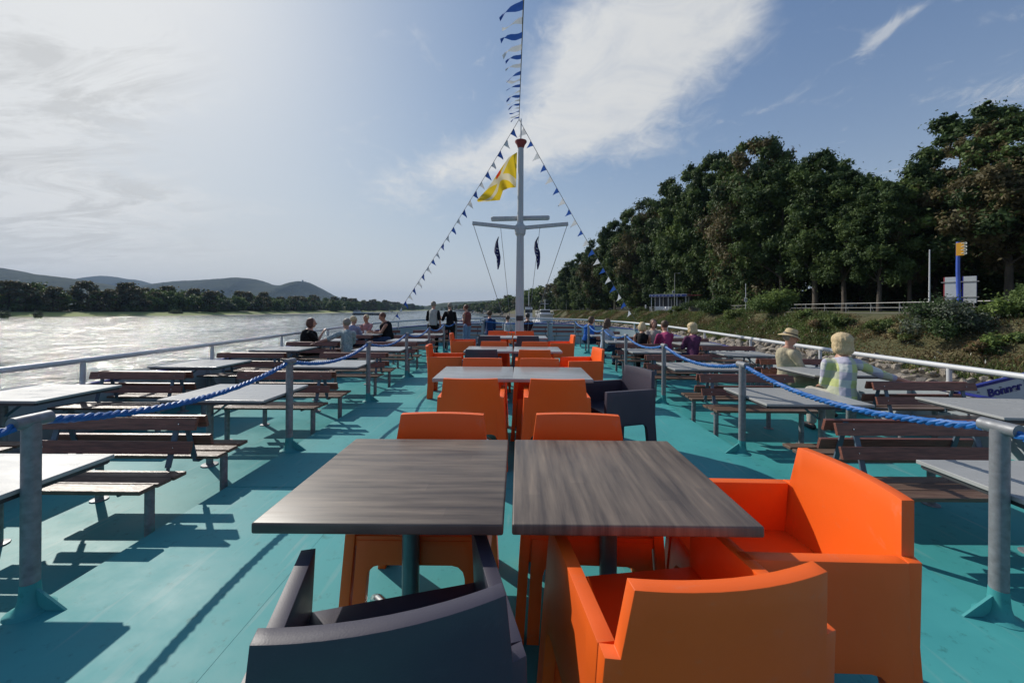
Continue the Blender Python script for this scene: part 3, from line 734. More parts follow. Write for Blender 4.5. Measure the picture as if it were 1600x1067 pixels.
# ---------------- mast, pennants and flags ----------------
MY = 11.0; MX = at(812, 484, MY).x
def mast():
    zb = zs(MY); r = empty('mast', (MX, MY, zb), label='tall pale grey ship mast with crossed yards behind the fourth cafe tables', cat='mast')
    def Z(py): return CAMZ+(484-py)*MY/F-zb
    mb = MB()
    mb.tube([(0, 0, 0), (0, 0, Z(368))], [.150, .118], 6); mb.build('lower_pole', MATS['mast_paint'], r, bevel=.012)
    mb = MB(); mb.tube([(0, 0, Z(350)), (0, 0, Z(225))], [.088, .080], 16); mb.build('upper_pole', MATS['mast_paint'], r, smooth=True)
    mb = MB(); mb.lathe((0, 0, Z(369)), [(.10, -.02), (.15, .06), (.16, .16), (.165, .20), (.165, .23), (.15, .30), (.11, .34), (.09, .38)], 8); mb.build('collar', MATS['mast_paint'], r, bevel=.006)
    mb = MB()
    zc = Z(356)
    mb.box((0, 0, zc), (.26, .20, .13))
    for s in (-1, 1): mb.bar((s*.11, 0, zc), (s*1.37, 0, zc+.12), .10, .10)
    mb.build('lower_yard', MATS['mast_paint'], r, bevel=.01)
    mb = MB(); mb.tube([(-.85, .16, Z(341)), (-.80, .16, Z(340.5)), (.80, .16, Z(338)), (.85, .16, Z(338))], [.055, .075, .075, .055], 8); mb.bar((0, 0, Z(340)), (0, .16, Z(340)), .08, .08); mb.build('upper_yard', MATS['mast_paint'], r, bevel=.005)
    mb = MB(); mb.lathe((0, 0, Z(232)), [(.085, 0), (.12, .10), (.17, .17), (.17, .205), (.10, .22), (.03, .215)], 14); mb.build('cap', MATS['red_paint'], r, smooth=True)
    mb = MB(); mb.tube([(0, 0, Z(222)), (0, 0, Z(186))], .018, 8); mb.build('staff', MATS['mast_paint'], r, smooth=True)
    mb = MB(); mb.box((0, -.146, Z(497)), (.20, .02, .14)); mb.build('plate', MATS['dark_plate'], r, bevel=.004)
    for s in (-1, 1):
        mb = MB(); mb.tube([(s*1.34, 0, zc+.07), (s*.20, 0, .35)], .009, 6); mb.build('stay', MATS['cord'], r)
        mb = MB(); mb.tube([(s*.56, 0, zc-.01), (s*.19, 0, .35)], .007, 6); mb.build('halyard', MATS['cord'], r)
    mb = MB(); mb.lathe((0, 0, 0), [(.26, .0), (.26, .02), (.16, .025)], 8); mb.build('base', MATS['mast_paint'], r)
mast()

rng = random.Random(5)
def pennant(parent, p, along, size, m, wind=(-1, 0, 0), hang=.9, rnd=rng):
    """small triangular cloth hanging from the string"""
    al = Vector(along).normalized(); w = Vector(wind)*(.4+.5*rnd.random())+Vector((0, rnd.uniform(-.3, .3), -hang)); w = (w-al*w.dot(al)*.8).normalized()
    n = al.cross(w).normalized(); mb = MB(); k = 7; vs = []; ph = rnd.random()*6; amp = rnd.uniform(.05, .16)*size
    for i in range(k):
        t = i/(k-1); hw = .5*size*.82*(1-t*.98)
        for j in range(4):
            s = j/3*2-1
            q = p+al*hw*s+w*size*t*1.05+n*amp*math.sin(t*5+ph+s*.7)*(t+.15)+Vector((0, 0, -.12*size*t*t))
            vs.append(q)
    fs = [(i*4+j, i*4+j+1, (i+1)*4+j+1, (i+1)*4+j) for i in range(k-1) for j in range(3)]
    mb.add(vs, fs); return mb.build('pennant', m, parent, smooth=True)
def garland(a, b, n, size, label, sag, wind, hang, first=0, size2=None, t0=.03):
    a = Vector(a); b = Vector(b); r = empty('pennant_string', a, label=label, cat='pennants', group='strings of blue and white pennants')
    def P(t): q = a.lerp(b, t); q.z -= sag*4*t*(1-t); return q-a
    mb = MB(); mb.tube([P(i/24) for i in range(25)], .008, 6); mb.build('string', MATS['cord'], r)
    for i in range(n):
        t = t0+(1-t0-.02)*(i+.3)/n
        d = P(min(1, t+.01))-P(max(0, t-.01))
        pennant(r, P(t), d, size*rng.uniform(.88, 1.1), MATS['pennant_white' if (i+first) % 2 else 'pennant_blue'], wind, hang)
topz = at(811, 187, MY)
garland(topz, at(612, 503, 14.4), 23, .215, 'string of small blue and white pennants from the mast top down to the left handrail', .12, (.25, 0, 0), .9)
garland(topz, at(993, 501, 13.2), 19, .215, 'string of small blue and white pennants from the mast top down to the right handrail', .12, (-.7, 0, 0), .8, 1)
e = Vector((.085, 2.6, 4.55))
garland(topz, (0.055+MX*.0, 3.0, 4.42), 19, .26, 'string of blue and white pennants overhead, streaming left above the mast', .02, (-1.6, 0, 0), .25, 0)

def cloth_flag():
    """large yellow flag with a pale diagonal cross and a red corner, folded over in the wind"""
    pts_top = [(808, 238), (795, 246), (783, 263), (772, 280), (760, 297), (745, 313)]
    pts_bot = [(806.5, 293), (795, 294), (786, 298), (781, 313), (770, 314), (747, 316)]
    m = bpy.data.materials.new('yellow_flag_cloth'); m.use_nodes = True; nt = m.node_tree; N = nt.nodes; L = nt.links; p = N['Principled BSDF']; p.inputs['Roughness'].default_value = .75
    uv = N.new('ShaderNodeUVMap'); sp = N.new('ShaderNodeSeparateXYZ'); L.new(uv.outputs[0], sp.inputs[0])
    def M(op, a, b=None):
        n = N.new('ShaderNodeMath'); n.operation = op
        for i, v in enumerate((a, b)):
            if v is None: continue
            if isinstance(v, (int, float)): n.inputs[i].default_value = v
            else: L.new(v, n.inputs[i])
        return n.outputs[0]
    u, v = sp.outputs[0], sp.outputs[1]
    d1 = M('LESS_THAN', M('ABSOLUTE', M('SUBTRACT', M('ADD', M('MULTIPLY', u, 1.25), .10), v)), .12)
    d2 = M('LESS_THAN', M('ABSOLUTE', M('SUBTRACT', M('SUBTRACT', 1.25, M('MULTIPLY', u, 1.25)), v)), .10)
    cr = M('MULTIPLY', M('MAXIMUM', d1, d2), .75)
    red = M('MULTIPLY', M('MULTIPLY', M('GREATER_THAN', u, .42), M('LESS_THAN', u, .55)), M('GREATER_THAN', v, .84))
    mx = N.new('ShaderNodeMix'); mx.data_type = 'RGBA'; L.new(cr, mx.inputs[0]); mx.inputs[6].default_value = (.78, .55, .03, 1); mx.inputs[7].default_value = (.75, .72, .62, 1)
    m2 = N.new('ShaderNodeMix'); m2.data_type = 'RGBA'; L.new(red, m2.inputs[0]); L.new(mx.outputs[2], m2.inputs[6]); m2.inputs[7].default_value = (.7, .07, .02, 1)
    L.new(m2.outputs[2], p.inputs[0]); tr = N.new('ShaderNodeBsdfTranslucent'); L.new(m2.outputs[2], tr.inputs[0]); ms = N.new('ShaderNodeMixShader'); ms.inputs[0].default_value = .55
    L.new(p.outputs[0], ms.inputs[1]); L.new(tr.outputs[0], ms.inputs[2]); L.new(ms.outputs[0], N['Material Output'].inputs[0])
    nu, nv = 26, 14; vs = []; uvs = []
    for i in range(nu):
        t = i/(nu-1)*5; k = min(4, int(t)); f = t-k
        tp = [lerp(pts_top[k][q], pts_top[k+1][q], f) for q in (0, 1)]; bt = [lerp(pts_bot[k][q], pts_bot[k+1][q], f) for q in (0, 1)]
        for j in range(nv):
            s = j/(nv-1); yo = .10*math.sin(i*.42+s*2.2)*min(1, i/6)+.05*math.sin(i*.9+s*5)
            q = at(lerp(tp[0], bt[0], s), lerp(tp[1], bt[1], s), MY-.02+yo); vs.append(q); uvs.append((i/(nu-1), 1-s))
    fs = [(i*nv+j, i*nv+j+1, (i+1)*nv+j+1, (i+1)*nv+j) for i in range(nu-1) for j in range(nv-1)]
    org = at(808, 293, MY); me = bpy.data.meshes.new('yellow_flag'); me.from_pydata([tuple(v_-org) for v_ in vs], [], fs); me.materials.append(m)
    ul = me.uv_layers.new(name='UVMap')
    for lp in me.loops: ul.data[lp.index].uv = uvs[lp.vertex_index]
    for pg in me.polygons: pg.use_smooth = True
    o = bpy.data.objects.new('yellow_flag', me); C.objects.link(o); o.location = org
    tag(o, 'yellow flag with pale diagonal cross and small red patch flying left of the upper mast', 'flag')
cloth_flag()
def hang_flag(cx, side, lab):
    m = MATS['flag_navy']
    prof = [(370, 0, 1.0), (378, -2.5 if side < 0 else -3.5, 3.5), (388, -3.0, 7.0), (394, -2.5 if side < 0 else -1.5, 8.5), (402, 0, 6.5), (412, 0, 5.0), (421, -1 if side < 0 else -1, 1.5)]
    vs = []
    for py, off, w in prof:
        for j in range(5):
            s = j/4*2-1; q = at(cx+off+s*w/2, py, MY-.03+.05*math.sin(j*2+py*.2)); vs.append(q)
    org = vs[2].copy(); mb = MB(); mb.add([v-org for v in vs], [(i*5+j, i*5+j+1, (i+1)*5+j+1, (i+1)*5+j) for i in range(len(prof)-1) for j in range(4)])
    mb.m = 1
    for k, (dy, w) in enumerate(((388, 3.2), (393, 2.0), (398, 3.0), (405, 1.6), (411, 1.8))):
        a = at(cx-2-w/2, dy, MY-.10)-org; b = at(cx-2+w/2, dy+1.2, MY-.10)-org
        mb.bar(a, b, .01, .02)
    o = mb.build('hanging_flag', [m, MATS['pennant_white']], None, smooth=True); o.location = org
    tag(o, lab, 'flag', 'navy flags hanging below the yard')
mat('flag_navy', (.018, .028, .13), .7, noise_amt=.3, nscale=10, transl=.15)
hang_flag(779, -1, 'narrow navy flag with white marks hanging below the left arm of the yard')
hang_flag(841, 1, 'narrow navy flag with white marks hanging below the right arm of the yard')
# ---------------- river, banks, hills ----------------
WZ = -5.5
def water():
    m = bpy.data.materials.new('river_water'); m.use_nodes = True; nt = m.node_tree; N = nt.nodes; L = nt.links; p = N['Principled BSDF']
    p.inputs['Base Color'].default_value = (.07, .095, .095, 1); p.inputs['Roughness'].default_value = .09; p.inputs['IOR'].default_value = 1.33; p.inputs['Specular IOR Level'].default_value = .6
    tc = N.new('ShaderNodeTexCoord')
    def nz(sc, sx, sy, rot, det, rg=.55):
        mp = N.new('ShaderNodeMapping'); mp.inputs['Scale'].default_value = (sx, sy, 1); mp.inputs['Rotation'].default_value = (0, 0, R(rot)); L.new(tc.outputs['Object'], mp.inputs[0])
        n = N.new('ShaderNodeTexNoise'); n.inputs['Scale'].default_value = sc; n.inputs['Detail'].default_value = det; n.inputs['Roughness'].default_value = rg; L.new(mp.outputs[0], n.inputs[0]); return n.outputs['Fac']
    def M(op, a, b):
        n = N.new('ShaderNodeMath'); n.operation = op
        for i, v in enumerate((a, b)):
            if isinstance(v, (int, float)): n.inputs[i].default_value = v
            else: L.new(v, n.inputs[i])
        return n.outputs[0]
    h = M('ADD', M('MULTIPLY', nz(.55, .7, 1, 20, 6), 1.1), M('MULTIPLY', nz(.10, .5, 1, -15, 5, .6), 4.5))
    h = M('ADD', h, M('MULTIPLY', nz(2.6, .8, 1, 35, 4), .30))
    b = N.new('ShaderNodeBump'); b.inputs['Strength'].default_value = 1; b.inputs['Distance'].default_value = .55; L.new(h, b.inputs['Height']); L.new(b.outputs[0], p.inputs['Normal'])
    mb = MB(); S = 10800
    xs = [-S, -3000, -800, -200, 0, 200, 800, 3000, S]; ys = [-S, -800, 0, 200, 800, 3000, 9000, S]
    vs = [(x, y, WZ) for y in ys for x in xs]; nx = len(xs)
    mb.add(vs, [(j*nx+i, j*nx+i+1, (j+1)*nx+i+1, (j+1)*nx+i) for j in range(len(ys)-1) for i in range(nx-1)])
    tag(mb.build('river_water', m), kind='structure')
    # rippled reach of the river beside the ship: real waves
    g = np.random.default_rng(7); X = np.arange(-330, 24, 1.3); ys = [-6.]
    while ys[-1] < 620: ys.append(ys[-1]+1.1+max(0, ys[-1]-120)*.012)
    Yy = np.array(ys); XX, YY = np.meshgrid(X, Yy); H = np.zeros_like(XX)
    for k in range(26):
        lam = 2.8*(11/2.8)**g.random(); a = np.radians(-50+g.normal()*38); ph = g.random()*6.28; kx, ky = np.sin(a)*6.283/lam, np.cos(a)*6.283/lam
        w = XX*kx+YY*ky+ph+.8*np.sin(XX*.05+YY*.03+k)
        H += (1-np.abs(np.sin(w/2)))*lam*.0085
    H -= H.mean(); fade = np.clip((620-YY)/260, 0, 1)*np.clip((XX+330)/30, 0, 1)
    V = np.stack([XX, YY, WZ+.10+H*fade], -1).reshape(-1, 3); nx = len(X); ny = len(Yy)
    i = np.arange(nx-1); j = np.arange(ny-1)[:, None]; a = (j*nx+i).ravel()
    me = npmesh('river_waves', V, np.stack([a, a+1, a+nx+1, a+nx], 1), [m]); me.polygons.foreach_set('use_smooth', [True]*len(me.polygons))
    o = bpy.data.objects.new('river_waves', me); C.objects.link(o); tag(o, kind='structure')
water()

RB = [(-200, 22), (95, 22), (130, 18), (170, 13), (260, 2), (400, -12), (600, -45), (900, -110), (1400, -200), (2200, -340), (4000, -700)]
def rb(Y): return interp(Y, RB)
# cross-section of the right bank: distance from the water's edge, height
XS = [(-3, WZ-1.5), (0, WZ), (1.5, -4.4), (4.2, -2.45), (5.0, -2.1), (7.0, -.75), (9.0, .80), (10.2, 1.22), (11, 1.34), (17, 1.42), (20, 1.5), (26, 1.7), (40, 2.5), (80, 6), (300, 14)]
def bank_z(Y, d): return interp(d, XS)
def ground_mat():
    m = bpy.data.materials.new('bank_ground'); m.use_nodes = True; nt = m.node_tree; N = nt.nodes; L = nt.links; p = N['Principled BSDF']; p.inputs['Roughness'].default_value = .95
    tc = N.new('ShaderNodeTexCoord'); n = N.new('ShaderNodeTexNoise'); n.inputs['Scale'].default_value = .35; n.inputs['Detail'].default_value = 10; n.inputs['Roughness'].default_value = .7; L.new(tc.outputs['Object'], n.inputs[0])
    r = N.new('ShaderNodeValToRGB'); e = r.color_ramp.elements; e[0].position = .3; e[0].color = (.035, .045, .018, 1); e[1].position = .72; e[1].color = (.14, .11, .055, 1)
    x = e.new(.5); x.color = (.075, .075, .03, 1); L.new(n.outputs['Fac'], r.inputs[0]); L.new(r.outputs[0], p.inputs[0])
    return m
GM = ground_mat()
mat('path_surface', (.24, .21, .18), .9, noise_amt=.35, nscale=1.5, bump=.3, bscale=8)
mat('lawn', (.10, .11, .04), .95, col2=(.06, .075, .028), nscale=1.2, bump=.5, bscale=12)
mat('woodland_floor', (.035, .035, .018), .95, col2=(.018, .02, .010), nscale=.6)
def right_bank():
    ys = list(range(-60, 100, 4))+list(range(100, 260, 10))+list(range(260, 700, 40))+[700, 900, 1400, 2200, 4000]
    def strip(name, d0, d1, m, jit=0, lift=0):
        ds = sorted(set([d0, d1]+[d for d, z in XS if d0 < d < d1]+([lerp(d0, d1, i/8) for i in range(9)] if jit else [])))
        vs = []; fs = []; nd = len(ds)
        for y in ys:
            for d in ds:
                x = rb(y)+d; z = bank_z(y, d)
                if jit and d not in (d0, d1): z += noise.noise(Vector((x*.4, y*.25, 0)))*jit
                vs.append((x, y, z+lift))
        for j in range(len(ys)-1):
            for i in range(nd-1): a = j*nd+i; fs.append((a, a+1, a+nd+1, a+nd))
        mb = MB(); mb.add(vs, fs); tag(mb.build(name, m, smooth=True), kind='structure')
    strip('river_bed_slope', -3, 4.6, MATS['stone_gap'], .15)
    strip('river_bank', 4.6, 10.2, GM, .35)
    strip('verge', 10.2, 11.6, GM)
    strip('footpath', 11.6, 14.6, MATS['path_surface'])
    strip('lawn_strip', 14.6, 22, MATS['lawn'])
    strip('woodland_ground', 22, 300, MATS['woodland_floor'])
right_bank()

LB = [(-400, -420), (150, -318), (218, -292), (260, -270), (290, -252), (400, -250), (610, -258), (1000, -300), (1800, -420), (3000, -620)]
def lb(Y): return interp(Y, LB)
mat('sand', (.36, .33, .27), .95, noise_amt=.3, nscale=.05)
mat('meadow', (.26, .29, .075), .95, col2=(.15, .19, .06), nscale=.05)
mat('far_ground', (.05, .06, .03), .95, noise_amt=.4, nscale=.02)
def left_bank():
    ys = [-400, -100, 100, 150, 180, 200, 218, 240, 260, 275, 290, 320, 360, 400, 500, 610, 800, 1000, 1800, 3000]
    XL = [(-4, WZ-1), (0, WZ+.05), (5, WZ+.45), (10, WZ+1.5), (24, WZ+3.3), (34, WZ+3.6), (200, WZ+4), (3000, WZ+5)]
    for name, d0, d1, m in (('sand_beach', -4, 6, 'sand'), ('meadow_strip', 6, 24, 'meadow'), ('far_bank_ground', 24, 3000, 'far_ground')):
        ds = sorted(set([d0, d1]+[d for d, z in XL if d0 < d < d1])); vs = []; fs = []; nd = len(ds)
        for y in ys:
            for d in ds:
                w = 1 if y < 600 else 1.6
                vs.append((lb(y)-d*w, y, interp(d, XL)))
        for j in range(len(ys)-1):
            for i in range(nd-1): a = j*nd+i; fs.append((a, a+nd, a+nd+1, a+1))
        mb = MB(); mb.add(vs, fs); tag(mb.build(name, MATS[m], smooth=True), kind='structure')
left_bank()

# wooded hills
def hill_mat():
    m = bpy.data.materials.new('wooded_hillside'); m.use_nodes = True; nt = m.node_tree; N = nt.nodes; L = nt.links; p = N['Principled BSDF']; p.inputs['Roughness'].default_value = 1; p.inputs['Specular IOR Level'].default_value = .1
    tc = N.new('ShaderNodeTexCoord'); n = N.new('ShaderNodeTexNoise'); n.inputs['Scale'].default_value = .008; n.inputs['Detail'].default_value = 12; n.inputs['Roughness'].default_value = .7; L.new(tc.outputs['Object'], n.inputs[0])
    r = N.new('ShaderNodeValToRGB'); e = r.color_ramp.elements; e[0].position = .35; e[0].color = (.014, .026, .012, 1); e[1].position = .68; e[1].color = (.05, .065, .025, 1); L.new(n.outputs['Fac'], r.inputs[0]); L.new(r.outputs[0], p.inputs[0])
    b = N.new('ShaderNodeBump'); b.inputs['Strength'].default_value = 1; b.inputs['Distance'].default_value = 10; n2 = N.new('ShaderNodeTexNoise'); n2.inputs['Scale'].default_value = .05; n2.inputs['Detail'].default_value = 6; L.new(tc.outputs['Object'], n2.inputs[0]); L.new(n2.outputs['Fac'], b.inputs['Height']); L.new(b.outputs[0], p.inputs['Normal'])
    return m
HM = hill_mat()
def hill(name, pts, Y, depth, seed=0, rough=5, step=18, front=1.0):
    P = [at(px, py, Y) for px, py in pts]; tab = [(p.x, p.z) for p in P]
    x0, x1 = tab[0][0], tab[-1][0]; nx = int((x1-x0)/step); ny = 26
    tx = np.linspace(x0, x1, nx); zr = np.array([interp(x, tab) for x in tx])
    k = 5; ker = np.ones(k)/k; zr = np.convolve(np.pad(zr, k//2, mode='edge'), ker, 'valid')
    vs = []
    for j in range(ny):
        s = j/(ny-1)*2-1; yo = s*depth
        for i, x in enumerate(tx):
            sh = math.cos(s*math.pi/2)**(1.0)
            sc = 1+yo/Y*.0
            h = WZ+(zr[i]-WZ)*sh
            q = Vector((x*.01+seed, (Y+yo)*.01, 0)); nn = noise.fractal(q*.25, 1, 2.1, 5)
            ridge = 1-sh
            h += (nn*.22*(zr[i]-WZ)*ridge*1.2+noise.noise(q*4.7)*rough*.6+noise.noise(q*11)*rough*.45)*min(1, sh*4)
            vs.append((x, Y+yo, h))
    fs = [(j*nx+i, j*nx+i+1, (j+1)*nx+i+1, (j+1)*nx+i) for j in range(ny-1) for i in range(nx-1)]
    mb = MB(); mb.add(vs, fs); o = mb.build(name, HM, smooth=True); tag(o, kind='structure'); return o
hill('hills', [(-500, 425), (-300, 400), (-150, 404), (0, 419), (20, 424), (38, 427), (75, 431), (112, 436), (140, 441), (165, 446), (195, 453), (240, 461), (300, 470), (345, 478), (380, 484)], 2600, 620, 1, 6, 10)
hill('hills', [(60, 470), (105, 452), (125, 441), (135, 438), (150, 433), (165, 431), (180, 433), (195, 436), (210, 437), (225, 443), (240, 447), (262, 452), (290, 462), (330, 478)], 5200, 800, 9, 6, 18)
hill('hills', [(150, 470), (200, 456), (235, 448), (245, 446), (262, 443), (285, 440), (300, 439), (325, 438), (350, 436), (375, 434), (390, 435), (400, 437), (412, 442), (425, 445.5), (440, 446.5), (452, 446), (460, 443), (467, 440), (476, 439.5), (487, 446), (500, 454), (512, 461), (526, 467), (540, 472), (555, 479), (575, 484), (600, 486)], 3800, 700, 4, 6, 12)
hill('hills', [(480, 480), (530, 476), (548, 475.5), (600, 475), (640, 476), (665, 478), (700, 479), (760, 481), (830, 483)], 9000, 1200, 14, 6, 30)
hill('hills', [(600, 486), (650, 482), (672, 478), (690, 474), (710, 472), (740, 471), (780, 469), (830, 466), (900, 463), (1000, 462), (1100, 470)], 2600, 420, 22, 4, 12)
# castle ruin on the hilltop
def ruin():
    p = at(473, 440, 3800); r = empty('castle_ruin', (p.x, p.y, p.z-10), label='tiny castle ruin on the top of the pointed far hill', cat='ruin')
    mb = MB(); mb.box((0, 0, 12), (12, 12, 26), top=.9); mb.build('tower', MATS['wall_pale'], r)
    mb = MB(); mb.box((18, 0, 4), (26, 8, 12)); mb.build('wall', MATS['wall_pale'], r)
ruin()

# ---------------- trees ----------------
nrng = np.random.default_rng(3)
def leaves(clumps, n, size, seed, nm=2, up=.35, fill=.55, aspect=1.7, matpick=None):
    g = np.random.default_rng(seed); cl = np.array([[*c, r] for c, r in clumps])
    w = cl[:, 3]**2.2; idx = g.choice(len(cl), n, p=w/w.sum())
    d = g.normal(size=(n, 3)); d /= np.linalg.norm(d, axis=1)[:, None]; d[:, 2] = d[:, 2]*.85+.08
    rad = cl[idx, 3]*(fill+(1.06-fill)*g.random(n)**.6)
    wob = 1+.45*np.sin(d[:, 0]*5+idx*1.7)*np.sin(d[:, 1]*6+idx)+.25*np.sin(d[:, 2]*11+idx*2.3)*np.cos(d[:, 0]*9)
    pos = cl[idx, :3]+d*(rad*wob)[:, None]*np.array([1, 1, .8])
    pos += g.normal(size=(n, 3))*(g.random(n) < .06)[:, None]*cl[idx, 3][:, None]*.55
    nn = d+g.normal(size=(n, 3))*.65; nn[:, 2] += up; nn /= np.linalg.norm(nn, axis=1)[:, None]
    t = np.cross(nn, g.normal(size=(n, 3))); t /= np.linalg.norm(t, axis=1)[:, None]; b = np.cross(nn, t)
    s = size*(.6+.8*g.random(n))[:, None]
    V = np.stack([pos-t*s*aspect*.5, pos+b*s*.42+nn*s*.1, pos+t*s*aspect*.5-nn*s*.15, pos-b*s*.42+nn*s*.1], 1).reshape(-1, 3)
    Fc = np.arange(n*4).reshape(n, 4)
    # material by clump so that light and dark clumps form
    cm = g.integers(0, nm, len(cl)); mi = np.where(g.random(n) < .78, cm[idx], g.integers(0, nm, n))
    return V, Fc, mi
def crown_clumps(seed, H, z0, rad, k=46, lean=(0, 0), cr=(.09, .165), squash=1.0):
    g = random.Random(seed); out = []
    for i in range(k):
        for _ in range(30):
            a = g.random()*2*math.pi; t = g.random(); zz = z0+(H-z0)*t
            prof = math.sin(math.pi*min(1, (t*.86+.13)))**.6
            rr = rad*prof*(.35+.65*g.random()**.5)*(1+.22*math.sin(a*2+seed)+.15*math.sin(a*3+seed*2))
            x, y = math.cos(a)*rr+lean[0]*t, math.sin(a)*rr+lean[1]*t
            r_ = g.uniform(*cr)*rad*2*(1-.35*t)
            if all((Vector((x, y, zz))-Vector(c)).length > .45*(r_+q) for c, q in out): break
        out.append(((x, y, zz), r_))
    # loose sprays sticking out of the outline
    for i in range(k//2):
        c, q = g.choice(out[:k]); d = Vector((g.gauss(0, 1), g.gauss(0, 1), g.gauss(.5, .8))).normalized()
        out.append((tuple(Vector(c)+d*q*1.15), q*g.uniform(.25, .45)))
    return out
def trunk_mb(clumps, H, z0, r, seed, forks=9):
    g = random.Random(seed); mb = MB()
    top = z0+(H-z0)*.6; bend = [Vector((g.uniform(-.3, .3)*r*3*t, g.uniform(-.3, .3)*r*3*t, lerp(-.4, top, t))) for t in (0, .12, .3, .5, .75, 1)]
    bend[0].x = bend[0].y = 0
    mb.tube(bend, [r*1.35, r*1.05, r*.9, r*.75, r*.5, r*.2], 10)
    for c, q in sorted(clumps, key=lambda c_: -c_[1])[:forks]:
        c = Vector(c); t = max(.32, min(.9, (c.z*.55)/top)); s = bend[0].lerp(Vector((bend[-1].x*t, bend[-1].y*t, top)), t) ; s = Vector((bend[3].x*t, bend[3].y*t, top*t))
        m_ = s.lerp(c, .5)+Vector((0, 0, -.05*(c-s).length)); mb.tube([s, m_, c], [r*.38, r*.22, r*.06], 7)
    return mb
def make_tree(seed, H, z0, rad, nleaf, size, mats, trunk_r, k=46, lean=(0, 0), name='tree', cr=(.085, .16), fill=.5):
    r = empty(name); cl = crown_clumps(seed, H, z0, rad, k, lean, cr)
    V, Fc, mi = leaves(cl, nleaf, size, seed, len(mats), fill=fill)
    me = npmesh('crown', V, Fc, [MATS[m] for m in mats], mi); o = bpy.data.objects.new('crown', me); C.objects.link(o); o.parent = r
    trunk_mb(cl, H, z0, trunk_r, seed).build('trunk', MATS['bark'], r, smooth=True)
    return r
protos = [make_tree(11, 24, 1.0, 6.2, 64000, .27, ['leaf_deep', 'leaf_mid', 'leaf_deep'], .35, 95, name='broadleaf_tree'),
          make_tree(12, 25, 1.5, 5.6, 62000, .27, ['leaf_deep', 'leaf_mid', 'leaf_light', 'leaf_deep'], .35, 90, name='broadleaf_tree'),
          make_tree(13, 21, .8, 6.6, 64000, .27, ['leaf_mid', 'leaf_deep', 'leaf_brown'], .32, 95, name='broadleaf_tree'),
          make_tree(14, 26, 6.5, 5.6, 58000, .26, ['leaf_mid', 'leaf_deep'], .38, 85, name='broadleaf_tree')]
tu = [0]*4
def place_tree(i, x, y, z, s, rz, label, group='trees along the right river bank', sz=1.0):
    o = protos[i] if not tu[i] else copy_tree(protos[i]); tu[i] = 1
    o.location = (x, y, z); o.rotation_euler = (0, 0, rz); sx_ = min(s, 1.0+(s-1)*.3) if s > 1 else s; o.scale = (sx_, sx_, s*sz)
    tag(o, label, 'tree', group); return o
def solveY(px, d):
    Y = 12.
    while at(px, 480, Y).x-rb(Y) < d and Y < 420: Y += .5
    return Y
# silhouette of the wood: (x at photo, treetop y, distance)
# front row, from near to far
tr = random.Random(21)
sil = [(1375, 284, 47), (1320, 270, 51), (1275, 240, 56), (1222, 256, 60), (1172, 222, 66), (1118, 240, 72), (1080, 262, 80), (1048, 285, 88), (1014, 312, 98), (985, 328, 108), (962, 345, 120), (941, 370, 134), (924, 386, 150), (908, 396, 170), (893, 408, 192), (882, 420, 220), (870, 438, 250)]
sh = ['just right of the wood edge gap', '']
names = []
for n_, (px, py, Y) in enumerate(sil):
    Y = solveY(px, 19)
    p = at(px, py, Y); i = 3 if n_ in (0, 1, 2, 3, 5) else [0, 2, 1, 3, 2, 0, 1][n_ % 7]; H = [24, 25, 21, 26][i]
    d = p.x-rb(Y); gz = bank_z(Y, d); s = (p.z-gz)/(H*1.0)
    place_tree(i, p.x, Y, gz, s*(1.0), tr.random()*6.3, '%s from the right along the front of the dark wood' % (['first tall leafy tree', 'second tall leafy tree', 'third tall leafy tree', 'fourth tall leafy tree', 'fifth tall leafy tree', 'sixth tall leafy tree', 'seventh tall leafy tree', 'eighth tall leafy tree', 'ninth tall leafy tree', 'tenth tall leafy tree', 'eleventh leafy tree', 'twelfth leafy tree', 'thirteenth leafy tree', 'fourteenth leafy tree', 'fifteenth leafy tree', 'sixteenth leafy tree', 'last leafy tree'][n_]))
# second row, behind and between
for n_, (px, py, Y) in enumerate([(1640, 235, 52), (1560, 245, 56), (1490, 262, 58), (1430, 288, 62), (1345, 275, 68), (1300, 255, 72), (1250, 262, 76), (1200, 250, 84), (1145, 250, 92), (1095, 275, 102), (1062, 300, 112), (1030, 318, 126), (1000, 335, 140), (974, 352, 160), (950, 378, 182), (930, 394, 205), (700+215, 405, 235), (900, 415, 270), (885, 430, 310), (1700, 230, 50)]):
    Y = solveY(px, 34 if px > 1180 else 28)
    p = at(px, py, Y); i = (n_*3+1) % 4; H = [24, 25, 21, 26][i]; gz = 2.0; s = (p.z-gz)/H
    place_tree(i, p.x, Y, gz, s, tr.random()*6.3, 'dark leafy tree deep in the wood on the right bank', 'trees in the back of the right wood')
# low understorey closing the wood at the bottom
for n_ in range(10):
    Y = 80+n_*8; px = interp(Y, [(40, 1560), (50, 1470), (60, 1330), (75, 1200), (100, 1080), (150, 960)])
    p = at(px, 470, Y+9); i = (n_*2) % 3
    place_tree(i, p.x+9, Y+14, 1.6, .42, tr.random()*6.3, 'low dark understorey tree at the foot of the right wood', 'understorey trees of the right wood', .8)

